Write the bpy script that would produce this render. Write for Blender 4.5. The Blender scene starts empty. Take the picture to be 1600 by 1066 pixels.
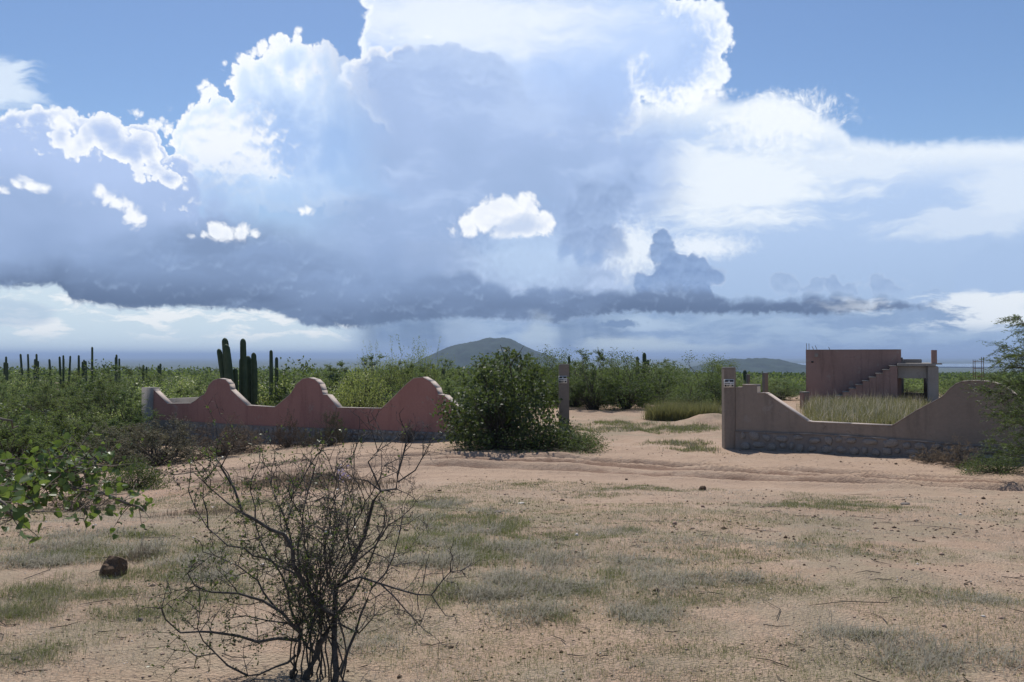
import bpy, bmesh, math, random
import numpy as np
from mathutils import Vector, Matrix, noise as mnoise

sc = bpy.context.scene
C = sc.collection
R = math.radians

# ------------------------------------------------------------------ camera
EYE = 2.4                       # eye height above the gateway ground
FPX = 1244.0                    # focal length in pixels of a 1600 px wide frame
PITCH = math.atan(23.0 / FPX)   # looking very slightly up
cd = bpy.data.cameras.new('camera')
cam = bpy.data.objects.new('camera', cd)
C.objects.link(cam)
cam.location = (0, 0, EYE)
cam.rotation_euler = (R(90) + PITCH, 0, 0)
cd.sensor_width = 36.0
cd.lens = 36.0 * FPX / 1600.0
cd.clip_start = 0.05
cd.clip_end = 90000
sc.camera = cam

# ------------------------------------------------------------------ light and exposure
SUN_EL, SUN_AZ = 57.0, -9.0     # degrees; azimuth measured from +Y towards +X
sd = bpy.data.lights.new('sun', 'SUN')
sd.energy = 4.2
sd.angle = R(0.53)
sd.color = (1.0, 0.95, 0.87)
sun = bpy.data.objects.new('sun', sd)
C.objects.link(sun)
_s = Vector((math.sin(R(SUN_AZ)) * math.cos(R(SUN_EL)), math.cos(R(SUN_AZ)) * math.cos(R(SUN_EL)), math.sin(R(SUN_EL))))
sun.rotation_euler = _s.to_track_quat('Z', 'Y').to_euler()
sun.location = (0, 0, 50)
vs = sc.view_settings
vs.view_transform = 'Standard'
vs.look = 'None'
vs.exposure = 0.16
vs.gamma = 1.0
vs.use_curve_mapping = False
sc.render.engine = 'CYCLES'
sc.cycles.use_denoising = True
sc.cycles.use_adaptive_sampling = True
sc.cycles.adaptive_threshold = 0.01
sc.cycles.adaptive_min_samples = 10
sc.cycles.max_bounces = 6
sc.cycles.diffuse_bounces = 3
sc.cycles.glossy_bounces = 2
sc.cycles.transmission_bounces = 3
sc.cycles.transparent_max_bounces = 8
sc.cycles.volume_bounces = 0
sc.cycles.use_fast_gi = False
sc.cycles.sample_clamp_indirect = 6.0


# ------------------------------------------------------------------ node expressions
class NX:
    """A node socket with arithmetic, so that shader networks read as formulas."""
    def __init__(s, nt, sock):
        s.nt, s.k = nt, sock

    def _m(s, op, *a, clamp=False):
        n = s.nt.nodes.new('ShaderNodeMath')
        n.operation = op
        n.use_clamp = clamp
        for i, v in enumerate((s,) + a):
            if isinstance(v, NX):
                s.nt.links.new(v.k, n.inputs[i])
            else:
                n.inputs[i].default_value = float(v)
        return NX(s.nt, n.outputs[0])

    def __add__(s, o): return s._m('ADD', o)
    __radd__ = __add__
    def __mul__(s, o): return s._m('MULTIPLY', o)
    __rmul__ = __mul__
    def __sub__(s, o): return s._m('SUBTRACT', o)
    def __rsub__(s, o): return (s * -1.0) + o
    def __truediv__(s, o): return s._m('DIVIDE', o)
    def __neg__(s): return s * -1.0
    def max(s, o): return s._m('MAXIMUM', o)
    def min(s, o): return s._m('MINIMUM', o)
    def smax(s, o, d): return s._m('SMOOTH_MAX', o, d)
    def abs(s): return s._m('ABSOLUTE')
    def sqrt(s): return s._m('SQRT')
    def pow(s, o): return s._m('POWER', o)
    def clamp(s): return s._m('ADD', 0.0, clamp=True)

    def step(s, a, b, lo=0.0, hi=1.0):
        """smooth ramp: lo below a, hi above b"""
        n = s.nt.nodes.new('ShaderNodeMapRange')
        n.interpolation_type = 'SMOOTHSTEP'
        s.nt.links.new(s.k, n.inputs[0])
        for i, v in ((1, a), (2, b), (3, lo), (4, hi)):
            if isinstance(v, NX):
                s.nt.links.new(v.k, n.inputs[i])
            else:
                n.inputs[i].default_value = v
        return NX(s.nt, n.outputs[0])

    def curve(s, pts):
        n = s.nt.nodes.new('ShaderNodeFloatCurve')
        c = n.mapping.curves[0]
        n.mapping.use_clip = False
        pts = sorted(pts)
        while len(c.points) < len(pts):
            c.points.new(0.5, 0.5)
        for p, q in zip(c.points, pts):
            p.location = q
            p.handle_type = 'VECTOR'
        n.mapping.extend = 'HORIZONTAL'
        n.mapping.update()
        s.nt.links.new(s.k, n.inputs[1])
        return NX(s.nt, n.outputs[0])

    def ramp(s, stops, interp='LINEAR'):
        n = s.nt.nodes.new('ShaderNodeValToRGB')
        n.color_ramp.interpolation = interp
        e = n.color_ramp.elements
        while len(e) < len(stops):
            e.new(0.5)
        for q, (p, col) in zip(e, stops):
            q.position = p
        for q, (p, col) in zip(e, stops):
            q.color = (*col, 1.0) if len(col) == 3 else col
        s.nt.links.new(s.k, n.inputs[0])
        return NX(s.nt, n.outputs[0])


def nmix(nt, f, a, b, blend='MIX'):
    n = nt.nodes.new('ShaderNodeMix')
    n.data_type = 'RGBA'
    n.blend_type = blend
    for i, v in ((0, f), (6, a), (7, b)):
        if isinstance(v, NX):
            nt.links.new(v.k, n.inputs[i])
        elif isinstance(v, (tuple, list)):
            n.inputs[i].default_value = (*v[:3], 1.0)
        else:
            n.inputs[i].default_value = v
    return NX(nt, n.outputs[2])


def nvec(nt, x, y, z):
    n = nt.nodes.new('ShaderNodeCombineXYZ')
    for i, v in enumerate((x, y, z)):
        if isinstance(v, NX):
            nt.links.new(v.k, n.inputs[i])
        else:
            n.inputs[i].default_value = v
    return NX(nt, n.outputs[0])


def nnoise(nt, vec, scale, detail=4.0, rough=0.5, lac=2.0, dist=0.0, out=0, dim='3D'):
    n = nt.nodes.new('ShaderNodeTexNoise')
    n.noise_dimensions = dim
    n.inputs['Scale'].default_value = scale
    n.inputs['Detail'].default_value = detail
    n.inputs['Roughness'].default_value = rough
    n.inputs['Lacunarity'].default_value = lac
    n.inputs['Distortion'].default_value = dist
    if vec is not None:
        nt.links.new(vec.k, n.inputs['Vector'])
    return NX(nt, n.outputs[out])


def nvoro(nt, vec, scale, feature='SMOOTH_F1', detail=0.0, rough=0.5, smooth=0.5, rand=1.0, out=0, dim='3D', lac=2.0):
    n = nt.nodes.new('ShaderNodeTexVoronoi')
    n.voronoi_dimensions = dim
    n.feature = feature
    n.inputs['Scale'].default_value = scale
    n.inputs['Detail'].default_value = detail
    n.inputs['Roughness'].default_value = rough
    n.inputs['Randomness'].default_value = rand
    n.inputs['Lacunarity'].default_value = lac
    if feature == 'SMOOTH_F1':
        n.inputs['Smoothness'].default_value = smooth
    if vec is not None:
        nt.links.new(vec.k, n.inputs['Vector'])
    return NX(nt, n.outputs[out])


def lin(r, g, b):
    """display values 0-255 to linear"""
    f = lambda c: c / 12.92 if c <= 0.04045 else ((c + 0.055) / 1.055) ** 2.4
    return (f(r / 255), f(g / 255), f(b / 255))


def bearing(px, py):
    """direction (azimuth, elevation in degrees) of a sight line of the photograph"""
    v = Vector(((px - 800) / FPX, 1.0, (533 - py) / FPX))
    c, s = math.cos(PITCH), math.sin(PITCH)
    v = Vector((v.x, v.y * c - v.z * s, v.y * s + v.z * c)).normalized()
    return math.degrees(math.atan2(v.x, v.y)), math.degrees(math.asin(v.z))


# ------------------------------------------------------------------ sky: Nishita air with a thunderhead standing over the plain
def build_sky():
    w = bpy.data.worlds.new('World')
    sc.world = w
    w.use_nodes = True
    nt = w.node_tree
    nt.nodes.clear()
    out = nt.nodes.new('ShaderNodeOutputWorld')
    bg = nt.nodes.new('ShaderNodeBackground')
    BG = 0.1
    bg.inputs[1].default_value = BG
    nt.links.new(bg.outputs[0], out.inputs[0])
    sky = nt.nodes.new('ShaderNodeTexSky')
    sky.sky_type = 'NISHITA'
    sky.sun_disc = False
    sky.sun_elevation = R(SUN_EL)
    sky.sun_rotation = R(SUN_AZ)
    sky.altitude = 100
    sky.air_density = 1.0
    sky.dust_density = 0.35
    sky.ozone_density = 3.0
    K = 1.0 / BG
    tc = nt.nodes.new('ShaderNodeTexCoord')
    sp = nt.nodes.new('ShaderNodeSeparateXYZ')
    nt.links.new(tc.outputs['Generated'], sp.inputs[0])
    X, Y, Z = (NX(nt, sp.outputs[i]) for i in range(3))
    D = 180 / math.pi
    az = X._m('ARCTAN2', Y) * D
    el = Z._m('ARCSINE') * D
    AR, ER = 40.0, 40.0

    def madd(a, k, b):
        return a._m('MULTIPLY_ADD', k, b)

    def vma(v, k, b):
        n = nt.nodes.new('ShaderNodeVectorMath')
        n.operation = 'MULTIPLY_ADD'
        nt.links.new(v.k, n.inputs[0])
        n.inputs[1].default_value = k
        if isinstance(b, NX):
            nt.links.new(b.k, n.inputs[2])
        else:
            n.inputs[2].default_value = b
        return NX(nt, n.outputs[0])

    def vlen(v):
        n = nt.nodes.new('ShaderNodeVectorMath')
        n.operation = 'LENGTH'
        nt.links.new(v.k, n.inputs[0])
        return NX(nt, n.outputs['Value'])

    P = nvec(nt, az, el, 0.0)
    # shared turbulence: a wandering warp, cauliflower bumps, fine fluff
    warp = nnoise(nt, P, 0.17, 4, 0.58, out=1, dim='2D')
    PW = vma(warp, (2.6, 2.6, 0.0), P)
    PS = vma(warp, (1.4, 1.4, 0.0), vma(P, (1, 1, 0), (-0.7, -0.7, 0)))      # gentle warp, mean zero
    PV = vma(warp, (1.1, 1.1, 0.0), P)
    def bump(off, det):
        d = nvoro(nt, vma(PV, (1, 1, 0), off), 0.62, 'F1', detail=det, rough=0.44, dim='2D', lac=2.3)
        d.k.node.normalize = True
        return d * d * 3.2
    PD = vma(warp, (0.9, 0.9, 0.0), vma(P, (1, 1, 0), (-0.45, -0.45, 0)))
    bumpA = bump((0, 0, 0), 3.0)
    bumpB = bump((0.08, -0.30, 0), 2.0)
    billow = madd(bumpA, -1.0, 0.27)                                          # rounded cauliflower heads
    relief = bumpB - bumpA                                                    # > 0 towards the light
    fluff = nnoise(nt, PW, 2.1, 4, 0.62, dim='2D') - 0.5
    big = nnoise(nt, vma(PW, (0.8, 1.3, 0), (310, 40, 0)), 0.14, 3, 0.5, dim='2D') - 0.5
    veil = nnoise(nt, vma(PW, (0.30, 1.25, 0), (60, 210, 0)), 0.8, 5, 0.6, dim='2D') - 0.5
    away = az.abs().step(36, 85)               # the storm sinks to a low bank away from its heart
    edgeA = madd(billow, 2.4, fluff * 0.16)    # ragged outline, degrees
    edgeS = madd(billow, 1.4, fluff * 0.16)
    WX = madd(NX(nt, _sepx(nt, warp)), 3.0, -1.5)

    def col(r, g, b):
        return tuple(c * K for c in lin(r, g, b))

    def profile(pts, wk=0.5, side=0.0):
        """height of a cloud's upper edge (degrees) over azimuth"""
        q = []
        for px, py in pts:
            a, e = bearing(px, py)
            q.append(((a + AR) / (2 * AR), e / ER))
        a = madd(WX, wk, az)
        if side:
            a = madd(edgeA, side, a)
        return madd(a, 1 / (2 * AR), 0.5).curve(q) * ER

    def over(base, colour, alpha):
        return nmix(nt, alpha, base, colour)

    def blob(px, py, rx, ry, v=None):
        """0 at the middle of an ellipse, 1 on its edge (radii in photo pixels)"""
        a, e = bearing(px, py)
        kx, ky = 21.7 / rx, 21.7 / ry
        return vlen(vma(v or PS, (kx, ky, 0), (-a * kx, -e * ky, 0)))

    def discs(cs, v=None, k=0.5):
        """depth in degrees below the rounded outline of overlapping discs (centre and radius in photo pixels)"""
        d = None
        for px, py, rr in cs:
            a, e = bearing(px, py)
            q = vlen(vma(v or PD, (1, 1, 0), (-a, -e, 0))) - rr / 21.7
            d = q if d is None else d._m('SMOOTH_MIN', q, k)
        return d * -1.0

    def at(px):
        return bearing(px, 500)[0]

    # --- clear air
    hsv = nt.nodes.new('ShaderNodeHueSaturation')
    hsv.inputs['Hue'].default_value = 0.503
    hsv.inputs['Saturation'].default_value = 1.08
    hsv.inputs['Value'].default_value = 0.98
    nt.links.new(sky.outputs[0], hsv.inputs['Color'])
    c = NX(nt, hsv.outputs[0])
    c = over(c, col(208, 224, 234), el.step(12, 2.0, 0, 0.97) * el.step(-2, -0.5))
    WHITE = col(243, 246, 250)

    # --- wisp at the left edge
    c = over(c, col(222, 234, 247), madd(veil, -1.6, blob(-25, 135, 85, 55)).step(1.0, 0.35, 0, 0.8))

    # --- ice sheet right of the storm: bright upper rim and streamers over a blue-grey body
    s = profile([(900, 120), (1000, 160), (1080, 150), (1150, 160), (1200, 148), (1240, 160), (1268, 186), (1310, 190),
                 (1330, 216), (1400, 224), (1500, 219), (1600, 218), (1680, 230)], 0.5) - madd(away, 14.0, el)
    s1 = madd(fluff, 0.6, s)
    body = nmix(nt, el.step(1, 13), col(160, 184, 216), col(178, 201, 235))
    right = az.step(at(900), at(1000)) * s1.step(-0.3, 0.7)
    c = over(c, body, right * el.step(-2, -0.5))
    lit = s1.step(0.0, 3.2, 0.95, 0.0).max(madd(veil, -1.3, blob(1150, 285, 230, 85)).step(1.05, 0.35, 0, 0.95))
    lit = lit.max(madd(veil, -1.3, blob(1330, 250, 220, 40)).step(1.1, 0.4, 0, 0.7))
    lit = lit.max(madd(veil, -1.4, blob(1580, 300, 80, 60)).step(1.1, 0.3, 0, 0.6))
    lit = lit.max(madd(veil, -1.6, blob(1530, 345, 140, 26)).step(1.1, 0.5, 0, 0.45))
    c = over(c, col(230, 238, 246), lit * right)

    # --- anvil: back tower running out of the top of the frame
    d = discs([(607, 62, 48), (640, 0, 78), (720, -50, 130), (850, -50, 150), (960, 30, 110), (1050, 82, 92), (1088, 62, 60), (1098, 118, 40), (640, 120, 90), (760, 120, 120), (900, 130, 120)])
    d1 = d + edgeS
    cut = el.step(bearing(1000, 300)[1], bearing(1000, 170)[1])
    body = nmix(nt, big.step(-0.16, 0.16), col(172, 197, 238), col(186, 208, 244))
    glow = madd(veil, -0.9, blob(720, 30, 330, 70)).step(1.1, 0.25, 0, 0.75)
    rimw = az.step(at(900), at(1050), 1.5, 2.6)
    lit = madd(fluff, az.step(at(900), at(1050), 0.6, 2.2), d1).step(0.2, rimw, 1.0, 0.0).max(glow)
    body = nmix(nt, lit, body, col(238, 244, 251))
    c = over(c, body, d1.step(-0.05, 0.36) * cut)
    # white spill down the right flank on to the sheet
    c = over(c, col(243, 247, 252), madd(fluff, 1.2, blob(1090, 150, 62, 24)).step(1.0, 0.3, 0, 0.8))
    c = over(c, col(236, 242, 249), madd(fluff, 1.0, madd(veil, 0.8, blob(1215, 190, 105, 42))).step(1.05, 0.35, 0, 0.95))

    # --- dark shoulder in front of the anvil, hard to the left, melting away to the right
    d = discs([(590, 150, 62), (635, 135, 68), (690, 142, 68), (738, 146, 66), (640, 240, 150), (780, 250, 150), (900, 260, 150), (1000, 270, 120)], None, 1.0)
    d1 = d + edgeS
    low_left = el.step(bearing(600, 110)[1], bearing(600, 210)[1]) * az.step(at(720), at(600))
    soft = az.step(at(770), at(880), 0.4, 4.5).max(low_left * 6.0)
    body = nmix(nt, madd(big, 17.0, el).step(3, 19), col(146, 170, 207), col(166, 188, 226))
    body = nmix(nt, madd(veil, 0.8, big).step(-0.05, 0.22, 0, 0.5), body, col(186, 206, 238))
    body = nmix(nt, relief.step(0.0, 0.5, 0, 0.35) * d1.step(4.0, 0.5), body, col(196, 214, 245))
    rim = d1.step(0.1, 1.0, 0.95, 0.0) * az.step(at(590), at(680), 1.0, 0.10) * (1.0 - low_left)
    body = nmix(nt, rim, body, WHITE)
    shade = az.step(at(1010), at(1130), 1.0, 0.0)
    c = over(c, body, (d1.step(0.0, soft) * shade).max(el.step(bearing(800, 260)[1], bearing(800, 330)[1]) * az.step(at(420), at(600)) * az.step(at(1040), at(960))))

    # --- left towers
    d = discs([(452, 108, 50), (418, 128, 46), (500, 118, 50), (535, 140, 45), (392, 160, 58), (352, 186, 50), (318, 206, 46), (292, 214, 34), (350, 250, 92), (440, 220, 110), (520, 230, 100)])
    d1 = d + edgeA
    fade = az.step(at(450), at(610), 1.0, 0.0)
    body = nmix(nt, d1.step(0.6, 4.0), col(212, 229, 251), col(166, 193, 234))
    lit = madd(relief, 1.0, d1 * -1.0).step(-1.7, -0.15).max(madd(relief, -1.2, blob(350, 232, 100, 82)).step(1.0, 0.25, 0, 0.85))
    lit = lit.max(relief.step(0.05, 0.45, 0, 0.6) * d1.step(3.5, 0.8))
    body = nmix(nt, lit, body, WHITE)
    c = over(c, body, d1.step(-0.05, 0.38) * fade * el.step(bearing(400, 360)[1], bearing(400, 230)[1]))
    # bank at the far left
    d = discs([(-30, 250, 70), (25, 240, 58), (75, 232, 52), (112, 236, 50), (158, 212, 46), (204, 236, 52), (246, 268, 50), (290, 312, 48), (60, 360, 150), (200, 370, 140), (-200, 330, 150), (330, 400, 110)])
    d1 = d + edgeA * 0.8
    near = az.step(at(280), at(330), 1.0, 0.0) * az.step(at(-400), at(-100))
    body = nmix(nt, madd(big, 9.0, el).step(2.5, 14), col(138, 161, 198), col(173, 194, 232))
    lit = d1.step(0.15, 1.1, 1.0, 0.0)
    lit = lit.max(madd(fluff, 0.5, relief).step(0.20, 0.50) * d1.step(5.0, 0.6) * 0.9) * near
    body = nmix(nt, lit, body, WHITE)
    c = over(c, body, d1.step(0.0, near.step(0, 1, 2.5, 0.36)) * az.step(at(420), at(330)).max(0.0))
    # sunlit ridge of heads in front of the bank
    d = discs([(160, 204, 30), (180, 216, 32), (212, 238, 34), (240, 262, 28), (262, 282, 18), (100, 210, 20), (122, 234, 18)], None, 0.3)
    d1 = d + edgeA * 0.7
    tone = nmix(nt, madd(relief, 0.9, d1 * -1.0).step(-1.3, 0.0, 0.15, 1.0), col(176, 196, 232), WHITE)
    c = over(c, tone, d1.step(0.0, 0.25) * madd(billow, 2.0, d1).step(2.2, 0.6, 0.1, 1.0))
    # blue-grey body of the storm below the towers
    body = nmix(nt, madd(big, 7.0, el).step(2.5, 10.5), col(130, 153, 190), col(156, 179, 217))
    c = over(c, body, madd(big, 5.0, madd(veil, 2.0, el)).step(12.5, 6.0) * az.step(at(820), at(600)) * az.step(at(-900), at(-300)) * 0.9)

    # --- ragged dark cumulus against the bright sheet, pale openings beside it
    c = over(c, col(184, 207, 236), madd(fluff, 0.7, blob(830, 402, 120, 60)).step(1.1, 0.2, 0, 0.7))
    c = over(c, col(236, 243, 249), madd(fluff, 0.9, blob(992, 392, 62, 58)).step(1.05, 0.2, 0, 0.8))
    c = over(c, col(238, 244, 250), madd(fluff, 0.9, blob(1105, 388, 80, 26)).step(1.1, 0.2, 0, 0.8))
    d = discs([(990, 272, 20), (978, 300, 26), (955, 315, 36), (915, 300, 30), (900, 330, 36), (940, 360, 50), (900, 375, 36), (962, 392, 26)], None, 0.4)
    d1 = madd(edgeS, 0.8, d)
    tone = nmix(nt, relief.step(-0.5, 0.6), col(136, 159, 198), col(156, 179, 215))
    c = over(c, tone, d1.step(0.0, 0.9, 0, 0.85) * el.step(bearing(900, 430)[1], bearing(900, 380)[1]))
    c = over(c, col(142, 168, 209), madd(edgeS, 0.6, discs([(880, 396, 16), (905, 402, 18), (928, 405, 14)])).step(0.0, 0.6, 0, 0.7))
    # turret rising from the shelf
    d = discs([(1036, 378, 21), (1052, 386, 15), (1030, 400, 25), (1044, 414, 28), (1075, 418, 24), (1098, 424, 20), (1118, 436, 16), (1008, 446, 22), (1080, 450, 38), (1040, 445, 30)], None, 0.3)
    d1 = madd(edgeS, 0.85, d)
    turret = nmix(nt, relief.step(-0.5, 0.6), col(118, 144, 186), col(148, 173, 211))
    turret = nmix(nt, d1.step(0.0, 0.5, 0.55, 0.0) * relief.step(-0.3, 0.3), turret, col(226, 236, 248))
    c = over(c, turret, d1.step(0.0, 0.35, 0, 0.95))
    # heads along the shelf to the right
    d = discs([(1222, 446, 18), (1238, 452, 18), (1278, 438, 19), (1300, 440, 20), (1332, 450, 20), (1378, 448, 20), (1410, 458, 18), (1450, 466, 20)], None, 0.3)
    d1 = madd(edgeS, 1.0, d)
    heads = nmix(nt, relief.step(-0.5, 0.6), col(142, 166, 203), col(168, 190, 221))
    heads = nmix(nt, d1.step(0.05, 0.35, 0.4, 0.0), heads, col(220, 230, 243))
    c = over(c, heads, d1.step(0.0, 0.35, 0, 0.85) * el.step(bearing(1300, 470)[1], bearing(1300, 450)[1]))
    d = discs([(1560, 420, 40), (1600, 430, 46), (1520, 436, 30), (1650, 420, 60)], None, 0.4)
    c = over(c, col(164, 188, 222), madd(edgeS, 0.6, d).step(0.0, 0.5, 0, 0.7))

    # --- slate shelf with bumpy top and level base
    s = profile([(-80, 400), (0, 390), (200, 350), (330, 310), (440, 330), (560, 385), (590, 395), (640, 402), (690, 405), (730, 406), (760, 428), (800, 446),
                 (850, 440), (905, 446), (960, 448), (1000, 446), (1050, 440), (1100, 444),
                 (1135, 455), (1190, 462), (1230, 456), (1300, 454), (1380, 458), (1430, 464),
                 (1500, 474), (1600, 484), (1680, 486)], 0.15) - madd(away, 2.0, el)
    s1 = madd(edgeS, 0.6, s)
    base = profile([(-80, 446), (0, 454), (60, 450), (92, 447), (112, 474), (200, 484), (300, 482), (420, 488), (450, 500), (480, 512), (560, 515), (640, 503),
                    (740, 500), (850, 504), (870, 509), (900, 499), (1000, 490), (1100, 494), (1200, 492), (1300, 496), (1450, 484), (1520, 480),
                    (1680, 478)], 0.12)
    hb = el - base
    sb = madd(fluff, 0.6, madd(veil, 0.5, hb))
    body = nmix(nt, hb.step(0.1, 3.4), col(90, 109, 140), col(134, 157, 194))
    body = nmix(nt, madd(veil, 0.6, big).step(-0.1, 0.2, 0, 0.55), body, col(117, 138, 172))
    body = nmix(nt, relief.step(0.0, 0.5, 0, 0.3), body, col(166, 189, 222))
    edge = s1.step(0.0, 0.28, 0.6, 0.0) * az.step(at(940), at(1010))
    body = nmix(nt, edge, body, col(228, 237, 247))
    c = over(c, body, s1.step(0.0, az.step(at(560), at(800), 2.6, 0.8)) * sb.step(-0.15, 0.3) * az.abs().step(50, 75, 1, 0.35))

    # --- below the shelf: rain-filled air in the middle and right, bright gap at the left
    streak = nnoise(nt, nvec(nt, madd(el, 0.15, az), el * 0.03, 0.0), 0.42, 3, 0.6, dim='2D')
    under = el.step(-1.5, -0.5) * sb.step(0.35, -0.15)
    wet = az.step(at(535), at(590)) * under
    low = nnoise(nt, vma(PS, (0.30, 1.2, 0), (20, 900, 0)), 0.8, 5, 0.6, dim='2D')
    c = over(c, nmix(nt, low.step(0.35, 0.65), col(132, 157, 192), col(158, 181, 208)), wet * streak.step(0.25, 0.6, 0.72, 0.97))
    rain = az.step(at(545), at(580)) * az.step(at(760), at(690)) + az.step(at(855), at(885)) * az.step(at(1010), at(940)) * 0.8
    c = over(c, col(100, 122, 154), rain * streak.step(0.30, 0.62, 0.40, 0.78) * el.step(-1.5, -0.5) * el.step(bearing(0, 470)[1], bearing(0, 505)[1]))
    for (px, py, rx, ry, cc, m) in ((842, 545, 32, 60, (184, 199, 212), 0.5), (985, 538, 95, 18, (196, 211, 219), 0.75), (725, 520, 50, 30, (164, 184, 210), 0.6),
                                    (1075, 546, 120, 12, (188, 205, 217), 0.7), (1010, 508, 70, 12, (178, 198, 220), 0.7)):
        c = over(c, col(*cc), madd(low, -0.9, blob(px, py, rx, ry)).step(0.65, 0.0, 0, m))
    c = over(c, col(112, 137, 174), madd(fluff, 1.1, blob(968, 507, 40, 8)).step(1.0, 0.5, 0, 0.9))
    gap = az.step(at(575), at(530)) * under * el.step(0.3, 1.0)
    c = over(c, col(205, 222, 232), az.step(at(600), at(515)) * under * 0.95)
    c = over(c, col(240, 243, 244), low.step(0.48, 0.62, 0, 0.85) * gap * el.step(0.6, 1.6))
    c = over(c, col(172, 193, 215), madd(low, -0.8, blob(20, 488, 60, 20)).step(0.65, 0.2, 0, 0.6))
    rr = az.step(at(1180), at(1560)) * el.step(bearing(1500, 530)[1], bearing(1500, 500)[1]) * el.step(bearing(1540, 446)[1], bearing(1540, 462)[1])
    c = over(c, col(228, 235, 242), madd(rr, 0.22, low).step(0.58, 0.78) * rr)

    # --- small bright cumuli drifting in front
    def cumulus(c, parts, shade=0.0, flat=None, dark=None):
        d = discs(parts, None, 0.25)
        d1 = madd(edgeS, 0.5, madd(fluff, 0.45, d))
        a = d1.step(-0.05, 0.42)
        if flat:
            e = bearing(parts[0][0], flat)[1]
            a = a * madd(fluff, 0.5, el).step(e - 0.15, e + 0.35)
        tone = WHITE
        if shade:
            tone = nmix(nt, d.step(0.1, 0.9) * relief.step(0.5, -0.4, 0.0, shade) * el.step(bearing(0, 320)[1], bearing(0, 350)[1], 0.35, 1.0), WHITE, col(172, 192, 225))
        if dark:
            tone = nmix(nt, madd(relief, 0.5, blob(*dark)).step(1.15, 0.2, 0, 0.8), tone, col(184, 201, 229))
        return over(c, tone, a)
    c = cumulus(c, [(785, 335, 34), (760, 338, 28), (822, 322, 22), (815, 345, 30), (846, 350, 24), (730, 352, 20), (708, 357, 12), (772, 318, 18), (790, 360, 26)], 0.7, 374, (806, 354, 52, 20))
    c = cumulus(c, [(335, 360, 18), (318, 364, 12), (352, 364, 16), (378, 364, 17), (394, 366, 10), (302, 367, 8)], 0.6, 378)
    c = cumulus(c, [(165, 312, 14), (180, 322, 18), (196, 334, 18), (208, 346, 13), (152, 300, 9)], 0.4)
    c = cumulus(c, [(468, 330, 7), (480, 328, 8), (488, 331, 5)], 0.3)
    c = cumulus(c, [(262, 295, 6), (274, 293, 7), (286, 296, 5)])
    c = cumulus(c, [(30, 288, 9), (48, 286, 10), (66, 289, 7), (4, 298, 14)])
    nt.links.new(c.k, bg.inputs[0])
    w.cycles.sampling_method = 'MANUAL'
    w.cycles.sample_map_resolution = 512


def _sepx(nt, v):
    n = nt.nodes.new('ShaderNodeSeparateColor')
    nt.links.new(v.k, n.inputs[0])
    return n.outputs[0]


build_sky()

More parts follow.
